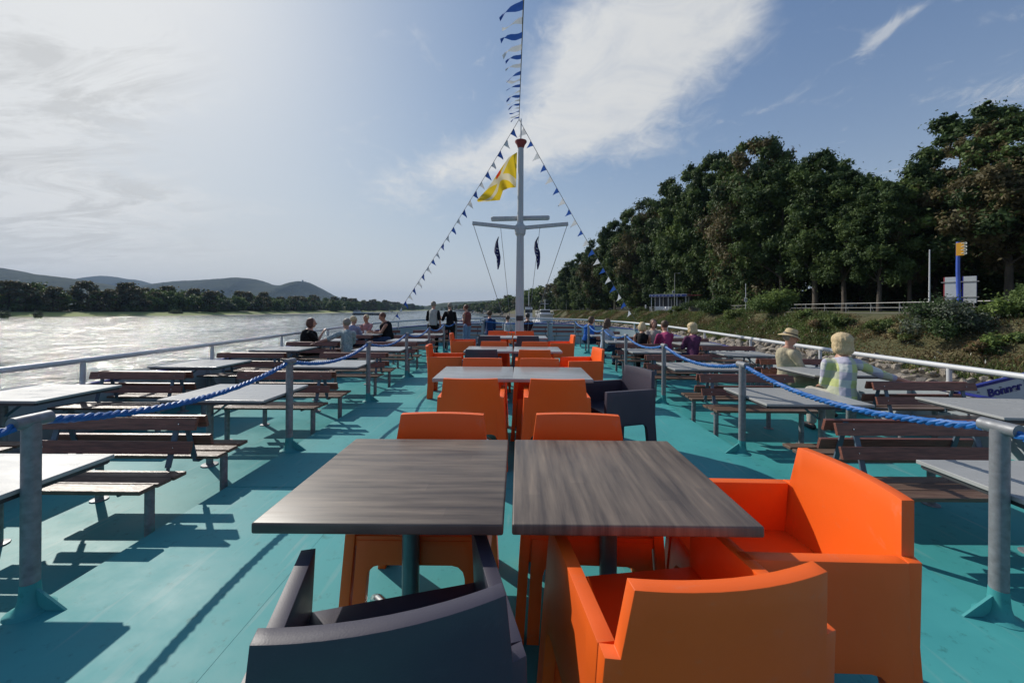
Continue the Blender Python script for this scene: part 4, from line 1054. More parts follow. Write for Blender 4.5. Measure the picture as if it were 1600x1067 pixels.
for n_ in range(15):   # dense far edge of the wood, seen between the trunks
    px = 1010+n_*46; Y = solveY(px, 58); p = at(px, 470, Y); place_tree(n_ % 3, p.x, Y, 1.5, .5, n_*1.3, 'low dark understorey tree at the foot of the right wood', 'understorey trees of the right wood', .85)
def single_tree(seed, px, ptop, pbase, Y, z0, rad, nleaf, size, mats, tr_r, label, k=50, lean=(0, 0), cr=(.1, .19), group=None, name='broadleaf_tree', fill=.5):
    t = at(px, ptop, Y); b = at(px, pbase, Y); H = t.z-b.z
    o = make_tree(seed, H, z0, rad, nleaf, size, mats, tr_r, k, lean, name, cr, fill); o.location = (b.x, Y, b.z)
    return tag(o, label, 'tree', group)
single_tree(31, 1421, 290, 478, 44, 3.2, 3.6, 30000, .20, ['leaf_mid', 'leaf_brown', 'leaf_light'], .17, 'smaller pale leafed tree with a bare trunk in front of the dark wood', 44, cr=(.10, .17), lean=(-1.0, 0), group='trees along the right river bank', fill=.4)
single_tree(32, 1577, 195, 478, 37, 5.6, 5.9, 60000, .22, ['leaf_brown', 'leaf_brown', 'leaf_mid'], .30, 'big reddish brown leafed tree at the right edge with a thick trunk', 64, cr=(.08, .15), group='trees along the right river bank', fill=.4)
single_tree(33, 1502, 168, 476, 46, 9.0, 6.2, 42000, .25, ['leaf_deep', 'leaf_mid', 'leaf_deep'], .30, 'tallest tree at the right with feathery wind blown top', 54, lean=(1.5, 0), cr=(.07, .14), group='trees along the right river bank', fill=.35)
single_tree(34, 1668, 215, 480, 35, 3.0, 6.5, 42000, .23, ['leaf_brown', 'leaf_deep'], .30, 'leafy tree cut off by the right edge of the photo', 50, cr=(.09, .16), group='trees along the right river bank', fill=.4)
single_tree(35, 1462, 270, 478, 50, 5.0, 4.4, 30000, .25, ['leaf_brown', 'leaf_deep'], .25, 'dark brownish tree between the pale tree and the tallest tree', 46, cr=(.09, .16), group='trees along the right river bank', fill=.4)

# bushes and weeds on the bank
def bush(seed, px, py, Y, w, h, n, size, mats, label, grp=None):
    w *= 1.25; h *= 1.3; n = int(n*1.4); Y = solveY(px, interp(py, [(492, 10.2), (505, 9.2), (520, 8.0), (555, 6.2)]))
    p = at(px, py, Y); d = p.x-rb(Y); gz = bank_z(Y, d)-.2
    g = random.Random(seed); cl = []
    for i in range(16):
        a = g.random()*6.3; rr = g.random()**.5*w*.62; cl.append(((math.cos(a)*rr, math.sin(a)*rr*.8, h*(.25+.6*g.random())*(1-.4*(rr/w))), g.uniform(.2, .36)*h))
    r = empty('bush', (p.x, Y, gz)); V, Fc, mi = leaves(cl, n, size, seed, len(mats), fill=.3)
    me = npmesh('foliage', V, Fc, [MATS[m] for m in mats], mi); o = bpy.data.objects.new('foliage', me); C.objects.link(o); o.parent = r
    mb = MB()
    for i in range(7): c = cl[i][0]; mb.tube([(0, 0, -.3), (c[0]*.5, c[1]*.5, c[2]*.6), c], [.05, .035, .015], 6)
    mb.build('stems', MATS['bark'], r); return tag(r, label, 'bush', grp)
bush(41, 1118, 500, 54, 2.6, 2.6, 7000, .16, ['leaf_deep', 'leaf_mid'], 'dark green bush on the bank below the kiosk planter')
bush(42, 1205, 505, 46, 2.6, 3.0, 8000, .15, ['leaf_mid', 'leaf_light'], 'bright green pointed bush on the bank beside the round sign pole')
bush(43, 1262, 510, 41, 1.7, .8, 4000, .13, ['leaf_light', 'weed_green'], 'low light green bush on the bank right of the bright pointed bush')
bush(44, 1478, 530, 32, 2.6, 2.4, 9000, .10, ['leaf_deep', 'leaf_silver', 'leaf_deep'], 'grey green bush with pale glinting leaves below the blue pylon')
bush(45, 1600, 498, 33, 1.7, 1.9, 7000, .12, ['leaf_mid', 'leaf_light'], 'green bush on the bank at the right edge of the photo')
bush(46, 1538, 560, 30, 1.5, .8, 5000, .10, ['weed_brown', 'leaf_mid'], 'brownish scrub on the slope right of the grey green bush')
bush(47, 1320, 520, 38, 1.5, .7, 4000, .12, ['leaf_mid', 'weed_green'], 'small green bush on the slope between the green bushes and the pylon')
bush(61, 1150, 515, 45, 2.0, 1.3, 3500, .12, ['weed_green', 'leaf_light'], 'light green weedy bush low on the slope left of the bright pointed bush')
bush(62, 1380, 525, 35, 1.6, .8, 3500, .10, ['weed_green', 'leaf_mid'], 'mid green weedy bush on the slope below the pale leafed tree')
bush(63, 1420, 545, 33, 1.6, 1.0, 3000, .09, ['weed_straw', 'weed_green'], 'straw coloured bush on the slope left of the grey green bush')
bush(64, 1572, 540, 31, 1.3, .8, 3000, .10, ['leaf_light', 'leaf_mid'], 'bright green bush on the slope near the right edge')
bush(65, 1290, 530, 38, 1.7, .9, 3000, .10, ['weed_brown', 'weed_green'], 'low brownish bush on the slope behind the checked shirt')
bush(66, 1000, 497, 78, 2.4, 1.3, 2500, .14, ['weed_green', 'leaf_mid'], 'low green bush on the far slope left of the white marker post')
bush(48, 1060, 492, 66, 2.2, 1.2, 3000, .15, ['weed_green', 'leaf_mid'], 'low bush on the bank left of the dark green bush')

def weeds():
    g = np.random.default_rng(8); n = 170000
    Y = 8+190*g.random(n)**1.35; d = 4.2+6.6*g.random(n); edge = np.array([rb(y) for y in Y]); x = edge+d
    z = np.array([bank_z(0, q) for q in d])-.05
    pat = np.array([noise.noise(Vector((a*.22, b*.16, 3))) for a, b in zip(x, Y)])
    h = (.12+.34*g.random(n)**1.8)*(1+1.5*np.clip(pat, -.5, .7)); h = np.where(d > 9.8, h*.4, h)
    a = g.random(n)*np.pi; w = .012+.022*g.random(n)+.0008*Y
    dx, dy = np.cos(a)*w, np.sin(a)*w; lx, ly = g.normal(size=n)*.16, g.normal(size=n)*.16
    V = np.stack([np.stack([x-dx, Y-dy, z], 1), np.stack([x+dx, Y+dy, z], 1), np.stack([x+lx*.5+dx*.8, Y+ly*.5+dy*.8, z+h*.6], 1), np.stack([x+lx, Y+ly, z+h], 1)], 1).reshape(-1, 3)
    mi = np.where(pat+g.normal(size=n)*.15 > -.03, 0, np.where(pat+g.normal(size=n)*.15 > -.30, 1, 2))
    white = g.random(n) < .006; mi = np.where(white, 3, mi)
    me = npmesh('weeds', V, np.arange(n*4).reshape(n, 4), [MATS['weed_green'], MATS['weed_brown'], MATS['weed_straw'], MATS['flower_white']], mi)
    o = bpy.data.objects.new('weeds', me); C.objects.link(o); tag(o, 'green and brown weeds and dry grass covering the right bank slope', 'weeds', kind='stuff')
    # leafy herbs between the grasses
    g = random.Random(9); cl = []
    for k in range(1500):
        Y = 9+150*g.random()**1.4; d = g.uniform(4.4, 10.0); x = rb(Y)+d
        q = noise.noise(Vector((x*.22, Y*.16, 3)))
        if g.random() < .25+q*1.6+.2: cl.append(((x, Y, bank_z(0, d)+.12), g.uniform(.22, .60)+.5*max(0, q)))
    V, Fc, mi = leaves(cl, 90000, .095, 5, 3, fill=.2)
    me = npmesh('herbs', V, Fc, [MATS['weed_green'], MATS['leaf_mid'], MATS['weed_brown']], mi); o = bpy.data.objects.new('herbs', me); C.objects.link(o); tag(o, 'low leafy herbs growing among the grass of the right bank slope', 'herbs', kind='stuff')
weeds()
# riprap stones
def stones():
    g = random.Random(12); meshes = []
    for k in range(7):
        bm = bmesh.new(); bmesh.ops.create_icosphere(bm, subdivisions=2, radius=1)
        s = Vector((g.uniform(.8, 1.2), g.uniform(.7, 1.1), g.uniform(.5, .8)))
        cuts = [Vector((g.gauss(0, 1), g.gauss(0, 1), g.gauss(0, 1))).normalized() for _ in range(9)]
        for v in bm.verts:
            for c in cuts:
                dd = v.co.dot(c)
                if dd > .62: v.co -= c*(dd-.62)
            v.co = Vector((v.co.x*s.x, v.co.y*s.y, v.co.z*s.z))
        me = bpy.data.meshes.new('stone'); bm.to_mesh(me); bm.free(); me.materials.append(MATS['stone']); meshes.append(me)
    cells = []
    y = 8.5
    for i in range(60):
        for j in range(5):
            cells.append((9+i*.60+g.uniform(-.2, .2), 2.3+j*.62+g.uniform(-.18, .18)))
    cells.sort(key=lambda c: (c[0]**2))
    for (Y, d) in cells:
        o = bpy.data.objects.new('stone', g.choice(meshes)); C.objects.link(o); s = g.uniform(.27, .47)
        o.location = (rb(Y)+d, Y, bank_z(Y, d)+s*.12); s *= 1.28; o.scale = (s, s, s); o.rotation_euler = (g.uniform(-.5, .5), g.uniform(-.9, .1), g.random()*6.3)
        tag(o, 'pale angular boulder in the stone revetment along the right bank', 'stone', 'boulders of the right bank revetment')
    # the rest of the revetment, beyond and below
    vs = []; fs = []
    for k in range(2600):
        Y = 45+g.random()**1.2*160; d = g.uniform(.2, 4.8)
        if k < 500: Y = g.uniform(8, 46); d = g.uniform(-.2, 1.9)
        me = meshes[k % 7]; s = g.uniform(.36, .62); rot = Matrix.Rotation(g.random()*6, 3, 'Z') @ Matrix.Rotation(g.random()-.8, 3, 'X'); base = len(vs); c = Vector((rb(Y)+d, Y, bank_z(Y, d)+s*.1))
        vs += [tuple(rot @ v.co*s+c) for v in me.vertices]; fs += [tuple(i+base for i in p.vertices) for p in me.polygons]
    me = npmesh('boulder_revetment', vs, fs, [MATS['stone']]); o = bpy.data.objects.new('boulder_revetment', me); C.objects.link(o); tag(o, 'far run of boulders lining the waterline of the right bank', 'boulders', kind='stuff')
stones()

# far trees on the left bank and far right bank: rounder, coarser crowns, haze put in as lighter leaf tones
fprot = [make_tree(51, 15, .3, 7.5, 3800, .85, ['leaf_mid', 'leaf_mid', 'leaf_light'], .3, 26, name='riverside_tree', cr=(.13, .22)),
         make_tree(52, 17, .3, 7.0, 3800, .85, ['leaf_mid', 'leaf_brown', 'leaf_silver'], .3, 26, name='riverside_tree', cr=(.13, .22)),
         make_tree(53, 11, .2, 6.5, 3600, .75, ['leaf_mid', 'leaf_silver'], .25, 24, name='riverside_tree', cr=(.14, .24)),
         make_tree(54, 22, .5, 2.2, 2600, .8, ['leaf_deep', 'leaf_deep'], .25, 26, name='poplar_tree', cr=(.2, .34))]
fu = [0]*4
def ftree(i, x, y, z, s, label, group):
    o = fprot[i] if not fu[i] else copy_tree(fprot[i]); fu[i] = 1
    o.location = (x, y, z); o.rotation_euler = (0, 0, tr.random()*6.3); o.scale = (s, s, s); tag(o, label, 'tree', group)
kindl = ['rounded dark green tree in the tree belt on the far left shore', 'dark brownish green tree in the tree belt on the far left shore', 'pale silvery willow at the front of the tree belt on the far left shore', 'slender dark poplar rising above the tree belt on the far left shore']
for n_ in range(104):
    t = n_/103; Y = 195*(1900/195)**t; Y *= tr.uniform(.97, 1.03); k = tr.choice([0, 0, 1, 1, 2])
    off = (24 if Y > 330 else 36)+tr.uniform(0, 10)*(1 if Y < 500 else 2); s = tr.uniform(.8, 1.15)*(1.0 if Y < 700 else 1.25)
    ftree(k, lb(Y)-off, Y, WZ+3.2, s, kindl[k], ['round trees of the left tree belt', 'brownish trees of the left tree belt', 'willows of the left tree belt'][k])
for n_ in range(84):
    t = n_/83; Y = 205*(1800/205)**t; k = tr.choice([0, 1]); off = 48+tr.uniform(0, 26)*(1 if Y < 500 else 2.4); s = tr.uniform(1.05, 1.4)*(1.0 if Y < 700 else 1.2)
    ftree(k, lb(Y)-off, Y, WZ+2.3, s, kindl[k], ['round trees of the left tree belt', 'brownish trees of the left tree belt'][k])
for px, py, Y, s in ((318, 452, 560, 1.25), (325, 453, 565, 1.15), (332, 455, 570, 1.05), (347, 454, 575, 1.2), (70, 445, 300, .95), (187, 450, 350, .9)):
    p = at(px, py, Y); ftree(3, p.x, Y, WZ+2, (p.z-WZ-2)/22, kindl[3], 'poplars of the left tree belt')
# bushes on the meadow at the left
for i, (px, Y) in enumerate(((272, 300), (280, 305), (8, 205), (60, 215))):
    p = at(px, 480, Y); ftree(2, p.x, Y, WZ+.9, .36 if i < 2 else .3, 'pale silvery bush standing on the far left shore meadow', 'low willows on the left meadow')
# far right bank trees towards the bend
rl = ['rounded tree on the far right shore by the bend of the river', 'dark brownish tree on the far right shore by the bend of the river', 'pale low tree on the far right shore by the bend of the river']
for px, py, Y, k in ((846, 448, 300, 0), (838, 455, 330, 1), (828, 452, 350, 0), (800, 462, 420, 0), (793, 462, 430, 1), (786, 466, 470, 0), (780, 468, 520, 2), (772, 470, 540, 0), (764, 472, 580, 1), (757, 472, 620, 0), (749, 474, 680, 2), (742, 473, 720, 0), (735, 475, 800, 1), (728, 474, 850, 0), (720, 476, 950, 0), (712, 477, 1050, 1), (705, 478, 1200, 0), (697, 479, 1300, 0), (690, 480, 1400, 1), (808, 464, 400, 1), (860, 445, 290, 1), (777, 474, 450, 2), (766, 477, 560, 2)):
    p = at(px, py, Y); H = [15, 17, 11][k]; gz = -1.5; ftree(k, p.x, Y, gz, (p.z-gz)/H, rl[k], 'trees of the far right shore')
# ---------------- things on the right bank ----------------
def bank_rail():
    r = empty('path_railing', (rb(30)+14.9, 30, 1.1), label='two bar metal railing on posts along the right bank footpath', cat='railing')
    o0 = r.location.copy()
    def P(Y, h): return Vector((rb(Y)+14.9, Y, bank_z(Y, 14.9)+h))-o0
    Ys = list(range(14, 130, 6))
    for h, rad in ((.98, .035), (.50, .022)):
        mb = MB(); mb.tube([P(y, h) for y in Ys], rad, 8); mb.build('rail', MATS['rail_metal'], r, smooth=True)
    y = 16.
    while y < 120:
        mb = MB(); mb.tube([P(y, -.2), P(y, .97)], .032, 8); mb.tube([P(y, .9), P(y, 0)+Vector((.35, 0, 0))], .022, 6); mb.build('post', MATS['rail_metal'], r, smooth=True); y += 3.0
bank_rail()
def G(px, Y, py=480):
    p = at(px, py, Y); return Vector((p.x, Y, bank_z(Y, p.x-rb(Y))))
def hgt(py, Y, g, px=1000): return at(px, py, Y).z-g.z
# flagpole
Y = solveY(1452, 15.6); g = G(1452, Y); h = hgt(392, Y, g, 1452)
r = empty('flagpole', g, label='slim white bare pole standing left of the blue pylon', cat='pole'); mb = MB(); mb.tube([(0, 0, 0), (0, 0, h)], [.07, .045], 10); mb.lathe((0, 0, h), [(.05, 0), (.06, .04), (.03, .09), (.005, .11)], 10); mb.build('pole', MATS['white_paint'], r, smooth=True)
mb = MB(); mb.lathe((0, 0, 0), [(.16, 0), (.16, .05), (.08, .08)], 12); mb.build('base', MATS['concrete'], r)
# blue pylon with the yellow sign
Y = solveY(1497, 12.6); g = G(1497, Y, 488); h = hgt(378, Y, g, 1497)
r = empty('sign_pylon', g, label='tall blue pylon with a yellow sign near its top, on the right bank', cat='sign')
mb = MB(); mb.tube([(.08, 0, 0), (.05, 0, .8), (0, 0, 2.2), (-.03, 0, 3.4), (-.02, 0, h)], [(.13, .13), (.13, .13), (.13, .13), (.12, .12), (.12, .12)], 12); mb.build('pole', MATS['sign_blue'], r, smooth=True)
r.rotation_euler = (0, 0, R(-62))
mb = MB(); mb.box((.10, -.02, h-.60), (.42, .20, 1.02)); mb.build('sign_box', MATS['sign_yellow'], r, bevel=.01)
mb = MB()
for k in range(4):
    zz = h-.20-k*.26; x0 = .16
    for a, b in (((x0, zz+.04), (x0+.28, zz+.09)), ((x0+.28, zz+.09), (x0+.30, zz-.02)), ((x0+.30, zz-.02), (x0+.14, zz-.07))):
        mb.bar((a[0], -.12, a[1]), (b[0], -.12, b[1]), .05, .045)
mb.build('sign_letters', MATS['flower_white'], r)
mb = MB(); mb.box((.08, 0, .04), (.9, .7, .08)); mb.build('base', MATS['concrete'], r)
for i, (px, w, m, lab) in enumerate(((1484.5, 18, 'kiosk_red', 'back of a pale poster board with red edge left of the blue pylon'), (1514.5, 19, 'blue_trim', 'back of a pale poster board with blue edge right of the blue pylon'))):
    g = G(px, Y+.6, 488); zt = hgt(433 if i == 0 else 431.5, Y+.6, g, px); zb = hgt(473.5, Y+.6, g, px); W = w*(Y+.6)/F*.80
    r = empty('poster_board', g, rz=R(-58), label=lab, cat='sign board', group='poster boards beside the blue pylon')
    mb = MB(); mb.box((0, .03, (zt+zb)/2), (W, .10, zt-zb)); mb.build('edge_frame', MATS[m], r)
    mb = MB(); mb.box((0.03, -.035, (zt+zb)/2), (W-.10, .03, zt-zb-.02)); mb.build('back_panel', MATS['sign_back'], r)
    mb = MB()
    for q in (.80, .22): mb.box((0, -.07, lerp(zb, zt, q)), (W+.25, .05, .07))
    mb.build('cross_bar', MATS['rail_metal'], r)
    for q in (-.3, .3):
        mb = MB(); mb.tube([(q*W, -.02, 0), (q*W, -.02, zb+.1)], .035, 8); mb.build('leg', MATS['rail_metal'], r)
# round sign pole
Y = solveY(1165, 11); g = G(1165, Y); h = hgt(443, Y, g, 1165)
r = empty('sign_pole', g, label='pole with a square white sign showing a dark ring, beside the bright green bush', cat='sign')
mb = MB(); mb.tube([(0, 0, 0), (0, 0, h)], .045, 8); mb.build('pole', MATS['white_paint'], r)
zc = hgt(468.5, Y, g, 1165); mb = MB(); mb.box((-.02, -.06, zc), (.45, .03, .56)); mb.build('sign_plate', MATS['kiosk_white'], r, bevel=.01)
mb = MB(); pts = [(-.02+.13*math.cos(a/12*6.283), -.085, zc+.03+.13*math.sin(a/12*6.283)) for a in range(13)]; mb.tube(pts, .03, 6, cap=False); mb.bar((-.10, -.085, zc-.17), (.06, -.085, zc-.17), .02, .05); mb.build('sign_symbol', MATS['dark_plate'], r)
mb = MB(); mb.box((.16, 0, hgt(460, Y, g, 1165)), (.16, .05, .55)); mb.build('side_plate', MATS['wicker'], r, bevel=.01)
# lamp post by the kiosk
Y = solveY(1054, 11.5); g = G(1054, Y); h = hgt(427, Y, g, 1054)
r = empty('street_lamp', g, label='grey lamp post with a short arm standing beside the kiosk', cat='lamp post', group='lamp posts along the right bank')
mb = MB(); mb.tube([(0, 0, 0), (0, 0, h)], [.10, .06], 8); mb.build('pole', MATS['rail_metal'], r); mb = MB(); mb.tube([(0, 0, h-.03), (.5, 0, h+.05), (.8, 0, h+.02)], .045, 8); mb.build('arm', MATS['rail_metal'], r); mb = MB(); mb.box((.9, 0, h), (.5, .2, .1)); mb.build('lamp_head', MATS['sign_back'], r, bevel=.02)
zc = hgt(456.5, Y, g, 1054); mb = MB(); mb.box((-.28, -.05, zc), (.55, .04, .6)); mb.build('sign_plate', MATS['kiosk_white'], r); mb = MB(); mb.box((-.26, -.08, zc), (.25, .02, .3)); mb.build('sign_symbol', MATS['boat_dark'], r)
for i, (px, py, Y) in enumerate(((1164/1.0-245, 458, 110), (885, 463, 150), (869, 449+8, 185), (906, 470, 130))):
    Y = solveY(px, 15); g = G(px, Y, 484); h = hgt(py, Y, g, px); r = empty('street_lamp', g, label=['thin lamp post in front of the wood', 'second thin lamp post from the left before the wood', 'farthest lamp post with a curved arm at the left end of the wood', 'short lamp post in front of the wood left of the wood centre'][i], cat='lamp post', group='lamp posts along the right bank')
    mb = MB(); mb.tube([(0, 0, -1), (0, 0, h)], [.10, .07], 8); mb.build('pole', MATS['rail_metal'], r); mb = MB(); mb.tube([(0, 0, h), (-.8, 0, h+.25), (-1.5, 0, h+.2)], .06, 6); mb.build('arm', MATS['rail_metal'], r); mb = MB(); mb.box((-1.6, 0, h+.18), (.7, .25, .12)); mb.build('lamp_head', MATS['sign_back'], r)
# white marker post
Y = solveY(1009, 11.2); g = G(1009, Y, 486); r = empty('marker_post', (g.x, Y, g.z), label='short thick white marker post on the bank left of the kiosk', cat='post')
mb = MB(); h = 1.5; mb.tube([(0, 0, -.3), (0, 0, h)], .20, 12); mb.build('post', MATS['white_paint'], r, smooth=True); mb = MB(); mb.lathe((0, 0, h), [(.20, 0), (.17, .05), (.02, .08)], 12); mb.build('cap', MATS['white_paint'], r)
# kiosk
def kiosk():
    Y = solveY(1044, 13); g = G(1044, Y, 486); p0 = at(1018, 486, Y).x; p1 = at(1070, 486, Y).x; W = (p1-p0)*1.0
    r = empty('ticket_kiosk', ((p0+p1)/2, Y, g.z), rz=R(-38), label='open white kiosk with blue fascia and white frames on the right bank', cat='kiosk')
    h = hgt(463, Y, g, 1040)
    for x in (-W/2, -W/4, 0, W/4, W/2):
        for y in (0, 2.6):
            mb = MB(); mb.box((x, y, h/2), (.13, .13, h)); mb.build('post', MATS['kiosk_white'], r)
    mb = MB(); mb.box((0, 1.3, h+.2), (W+.7, 3.6, .55)); mb.build('roof', MATS['kiosk_white'], r, bevel=.02)
    mb = MB(); mb.box((0, -.53, h+.16), (W+.5, .05, .50)); mb.build('fascia', MATS['kiosk_blue'], r)
    mb = MB()
    for k in range(9): mb.box((-W/2+.3+k*W/9.5, -.57, h+.18), (.45, .02, .16))
    mb.build('fascia_lettering', MATS['kiosk_white'], r)
    mb = MB(); mb.box((0, 2.7, h/2), (W, .05, h)); mb.build('rear_wall', MATS['boat_dark'], r)
    mb = MB(); mb.box((W/2+1.6, 1.2, h+.18), (2.9, 2.4, .16)); mb.build('awning', MATS['kiosk_red'], r)
    mb = MB(); mb.box((-W*.1, .1, .55), (W*.55, .5, 1.0)); mb.build('counter', MATS['kiosk_white'], r, bevel=.02)
    gr = random.Random(4)
    for k in range(7):
        x = -W/2+.4+k*W/7.2; t = empty('bistro_chair', tuple(Vector(r.location)+Matrix.Rotation(R(-38), 3, 'Z') @ Vector((x, -1.3-gr.random()*.6, 0))), rz=gr.random()*6, label='white bistro chair in the cluster in front of the kiosk', cat='chair', group='white chairs in front of the kiosk')
        mb = MB(); mb.box((0, 0, .46), (.44, .44, .05)); mb.build('seat', MATS['kiosk_white'], t); mb = MB(); mb.box((0, .21, .78), (.44, .05, .42)); mb.build('backrest', MATS['kiosk_white'], t)
        for a, b in ((-.19, -.19), (.19, -.19), (-.19, .19), (.19, .19)):
            mb = MB(); mb.box((a, b, .22), (.035, .035, .44)); mb.build('leg', MATS['kiosk_white'], t)
    Yp = solveY(1085, 12); q = at(1085, 486, Yp); t = empty('planter', (q.x, Yp, bank_z(Yp, q.x-rb(Yp))), label='grey wooden planter box with a rounded hedge right of the kiosk', cat='planter')
    mb = MB(); 
    for k in range(7): mb.box((-.75+k*.25, 0, .4), (.22, 1.0, .8))
    mb.build('box', MATS['wicker'], t)
    cl = [((x*1.1, 0, 1.0+.45*math.cos(x*1.0)), .85) for x in (-1.6, -.8, 0, .8, 1.6)]
    V, Fc, mi = leaves(cl, 3500, .10, 77, 2, fill=.6); me = npmesh('hedge', V, Fc, [MATS['leaf_deep'], MATS['leaf_mid']], mi); o = bpy.data.objects.new('hedge', me); C.objects.link(o); o.parent = t
kiosk()

# buildings beyond
def house(px, py_top, Y, w, d, zb, label, roof=True, floors=2):
    p = at(px, py_top, Y); H = (p.z-zb); hw = H*(.68 if roof else 1)
    r = empty('house', (p.x, Y, zb), rz=R(8), label=label, cat='building', group='buildings on the far right shore')
    mb = MB(); mb.box((0, 0, hw/2), (w, d, hw)); mb.build('wall', MATS['wall_pale'], r)
    if roof:
        mb = MB(); x, y = w/2+.4, d/2+.4; mb.add([(-x, -y, hw), (x, -y, hw), (x, y, hw), (-x, y, hw), (-x*.8, 0, H), (x*.8, 0, H)], [(0, 1, 5, 4), (1, 2, 5), (2, 3, 4, 5), (3, 0, 4), (0, 3, 2, 1)]); mb.build('roof', MATS['roof_slate'], r)
    else:
        mb = MB(); mb.box((0, 0, hw+.3), (w+.6, d+.6, .6)); mb.build('roof', MATS['roof_slate'], r)
    for f in range(floors):
        for k in range(4):
            mb = MB(); mb.box((-w*.36+k*w*.24, -d/2-.02, hw*(.25+.5*f/max(1, floors-1))), (w*.1, .08, hw*.18)); mb.build('window', MATS['window_dark'], r)
house(830, 455, 380, 12, 10, -1, 'grey flat roofed block behind the mast on the right shore', False, 3)
house(763, 482, 620, 16, 10, -3, 'low pale house by the water left of the mast', True, 1)
house(731, 482.5, 860, 40, 12, -3.5, 'long low white building on the far shore behind the standing woman', True, 1)
house(722, 483, 1000, 36, 14, -3.5, 'white building farthest along the far right shore', True, 1)

# boats
def river_boat(loc, L_, W_, rz, label, dark=True, house_x=-.34, cabh=3.2, fb=2.2, group=None, name='cargo_ship'):
    r = empty(name, loc, rz, label=label, cat='ship' if L_ > 20 else 'boat', group=group)
    sec = [(-.5, .75, 1.0), (-.42, .98, .9), (-.2, 1, .85), (.25, 1, .85), (.40, .85, 1.0), (.47, .45, 1.2), (.5, .06, 1.35)]
    vs = []; fs = []
    for x, w, t in sec:
        for y, z in ((-1, 1), (-.9, -.35), (.9, -.35), (1, 1)): vs.append((x*L_, y*w*W_/2, fb*t if z > 0 else -.4))
    for i in range(len(sec)-1):
        for k in range(3): a = i*4+k; fs.append((a, a+1, a+5, a+4))
        fs.append((i*4+3, i*4, i*4+4, i*4+7))
    fs.append((0, 3, 2, 1)); e_ = (len(sec)-1)*4; fs.append((e_, e_+1, e_+2, e_+3))
    mb = MB(); mb.add(vs, fs); mb.build('hull', MATS['boat_dark' if dark else 'white_paint'], r)
    mb = MB(); mb.box((house_x*L_, 0, fb*.9+cabh/2), (L_*.17, W_*.7, cabh)); mb.build('cabin', MATS['kiosk_white'], r, bevel=.05)
    mb = MB(); mb.box((house_x*L_, 0, fb*.9+cabh*.72), (L_*.172, W_*.71, cabh*.22)); mb.build('cabin_windows', MATS['window_dark'], r)
    mb = MB(); mb.box((house_x*L_, 0, fb*.9+cabh+.1), (L_*.19, W_*.78, .2)); mb.build('cabin_roof', MATS['boat_dark'], r)
    mb = MB(); mb.tube([(house_x*L_, 0, fb+cabh), (house_x*L_, 0, fb+cabh*2)], .12, 6); mb.build('antenna_mast', MATS['white_paint'], r)
    if L_ > 20:
        mb = MB(); mb.box((.07*L_, 0, fb*.9+.5), (L_*.55, W_*.75, 1.1)); mb.build('hatch_cover', MATS['sign_back'], r, bevel=.05)
        mb = MB(); mb.tube([(.42*L_, 0, fb), (.42*L_, 0, fb+3.6)], .12, 6); mb.build('bow_mast', MATS['white_paint'], r)
    return r
p = at(573, 492.3, 420); river_boat((p.x, 420, WZ), 34, 8, R(150)+R(20), 'dark cargo ship with a pale wheelhouse under way on the river at the left', True, .34, 3.0, 2.1)
p = at(609, 488, 900); river_boat((p.x, 900, WZ), 15, 5, R(10), 'small dark motor boat far off on the river, right of the cargo ship', True, 0, 2.5, 1.5, name='motor_boat')
p = at(600, 488, 1500); river_boat((p.x, 1500, WZ), 22, 6, R(10), 'tiny ship farthest away on the river', True, -.3, 3, 2)
p = at(774, 492, 330); river_boat((p.x, 330, WZ), 20, 4.5, R(5), 'dark moored boat at the far right shore left of the mast', True, -.3, 2.0, 1.2, name='motor_boat')
# white ship moored at the right bank beyond the mast
def moored():
    Y = 135; p = at(846, 497, Y)
    r = empty('moored_ship', (p.x, Y, WZ), rz=R(92), label='white ship with wheelhouse and railings moored at the right bank just right of the mast', cat='ship')
    L_, W_, fb = 34, 5.2, 3.3
    sec = [(-.5, .7), (-.4, 1), (.3, 1), (.44, .6), (.5, .05)]; vs = []; fs = []
    for x, w in sec:
        for y, z in ((-1, fb), (-.85, -.4), (.85, -.4), (1, fb)): vs.append((x*L_, y*w*W_/2, z))
    for i in range(len(sec)-1):
        for k in range(3): a = i*4+k; fs.append((a, a+1, a+5, a+4))
        fs.append((i*4+3, i*4, i*4+4, i*4+7))
    fs.append((0, 3, 2, 1)); mb = MB(); mb.add(vs, fs); mb.build('hull', MATS['white_paint'], r)
    mb = MB(); mb.box((-8, 0, fb+1.1), (14, 4.2, 2.2)); mb.build('cabin', MATS['kiosk_white'], r, bevel=.05)
    for k in range(6): mb = MB(); mb.box((-13.5+k*2.2, 0, fb+1.3), (1.3, 4.24, .8)); mb.build('window', MATS['window_dark'], r)
    mb = MB(); mb.box((-11, 0, fb+3.0), (4, 3, 1.6)); mb.build('wheelhouse', MATS['kiosk_white'], r, bevel=.05)
    mb = MB(); mb.box((-11, 0, fb+3.2), (4.04, 3.04, .7)); mb.build('wheelhouse_windows', MATS['window_dark'], r)
    mb = MB(); mb.box((-9, 0, fb+2.28), (16, 4.7, .12)); mb.build('cabin_roof', MATS['kiosk_white'], r)
    for x in (-15, -12, -9, -6, -3, 0):
        for y in (-2.2, 2.2): mb = MB(); mb.tube([(x, y, fb+2.3), (x, y, fb+3.2)], .05, 6); mb.build('rail_post', MATS['kiosk_white'], r)
    mb = MB()
    for y in (-2.2, 2.2): mb.tube([(-15, y, fb+3.2), (0, y, fb+3.2)], .06, 6)
    mb.build('deck_rail', MATS['kiosk_white'], r)
    mb = MB(); mb.tube([(-11, 0, fb+3.8), (-11, 0, fb+7)], .09, 6); mb.tube([(-11, -1.2, fb+5.6), (-11, 1.2, fb+5.6)], .06, 6); mb.build('antenna_mast', MATS['kiosk_white'], r)
moored()
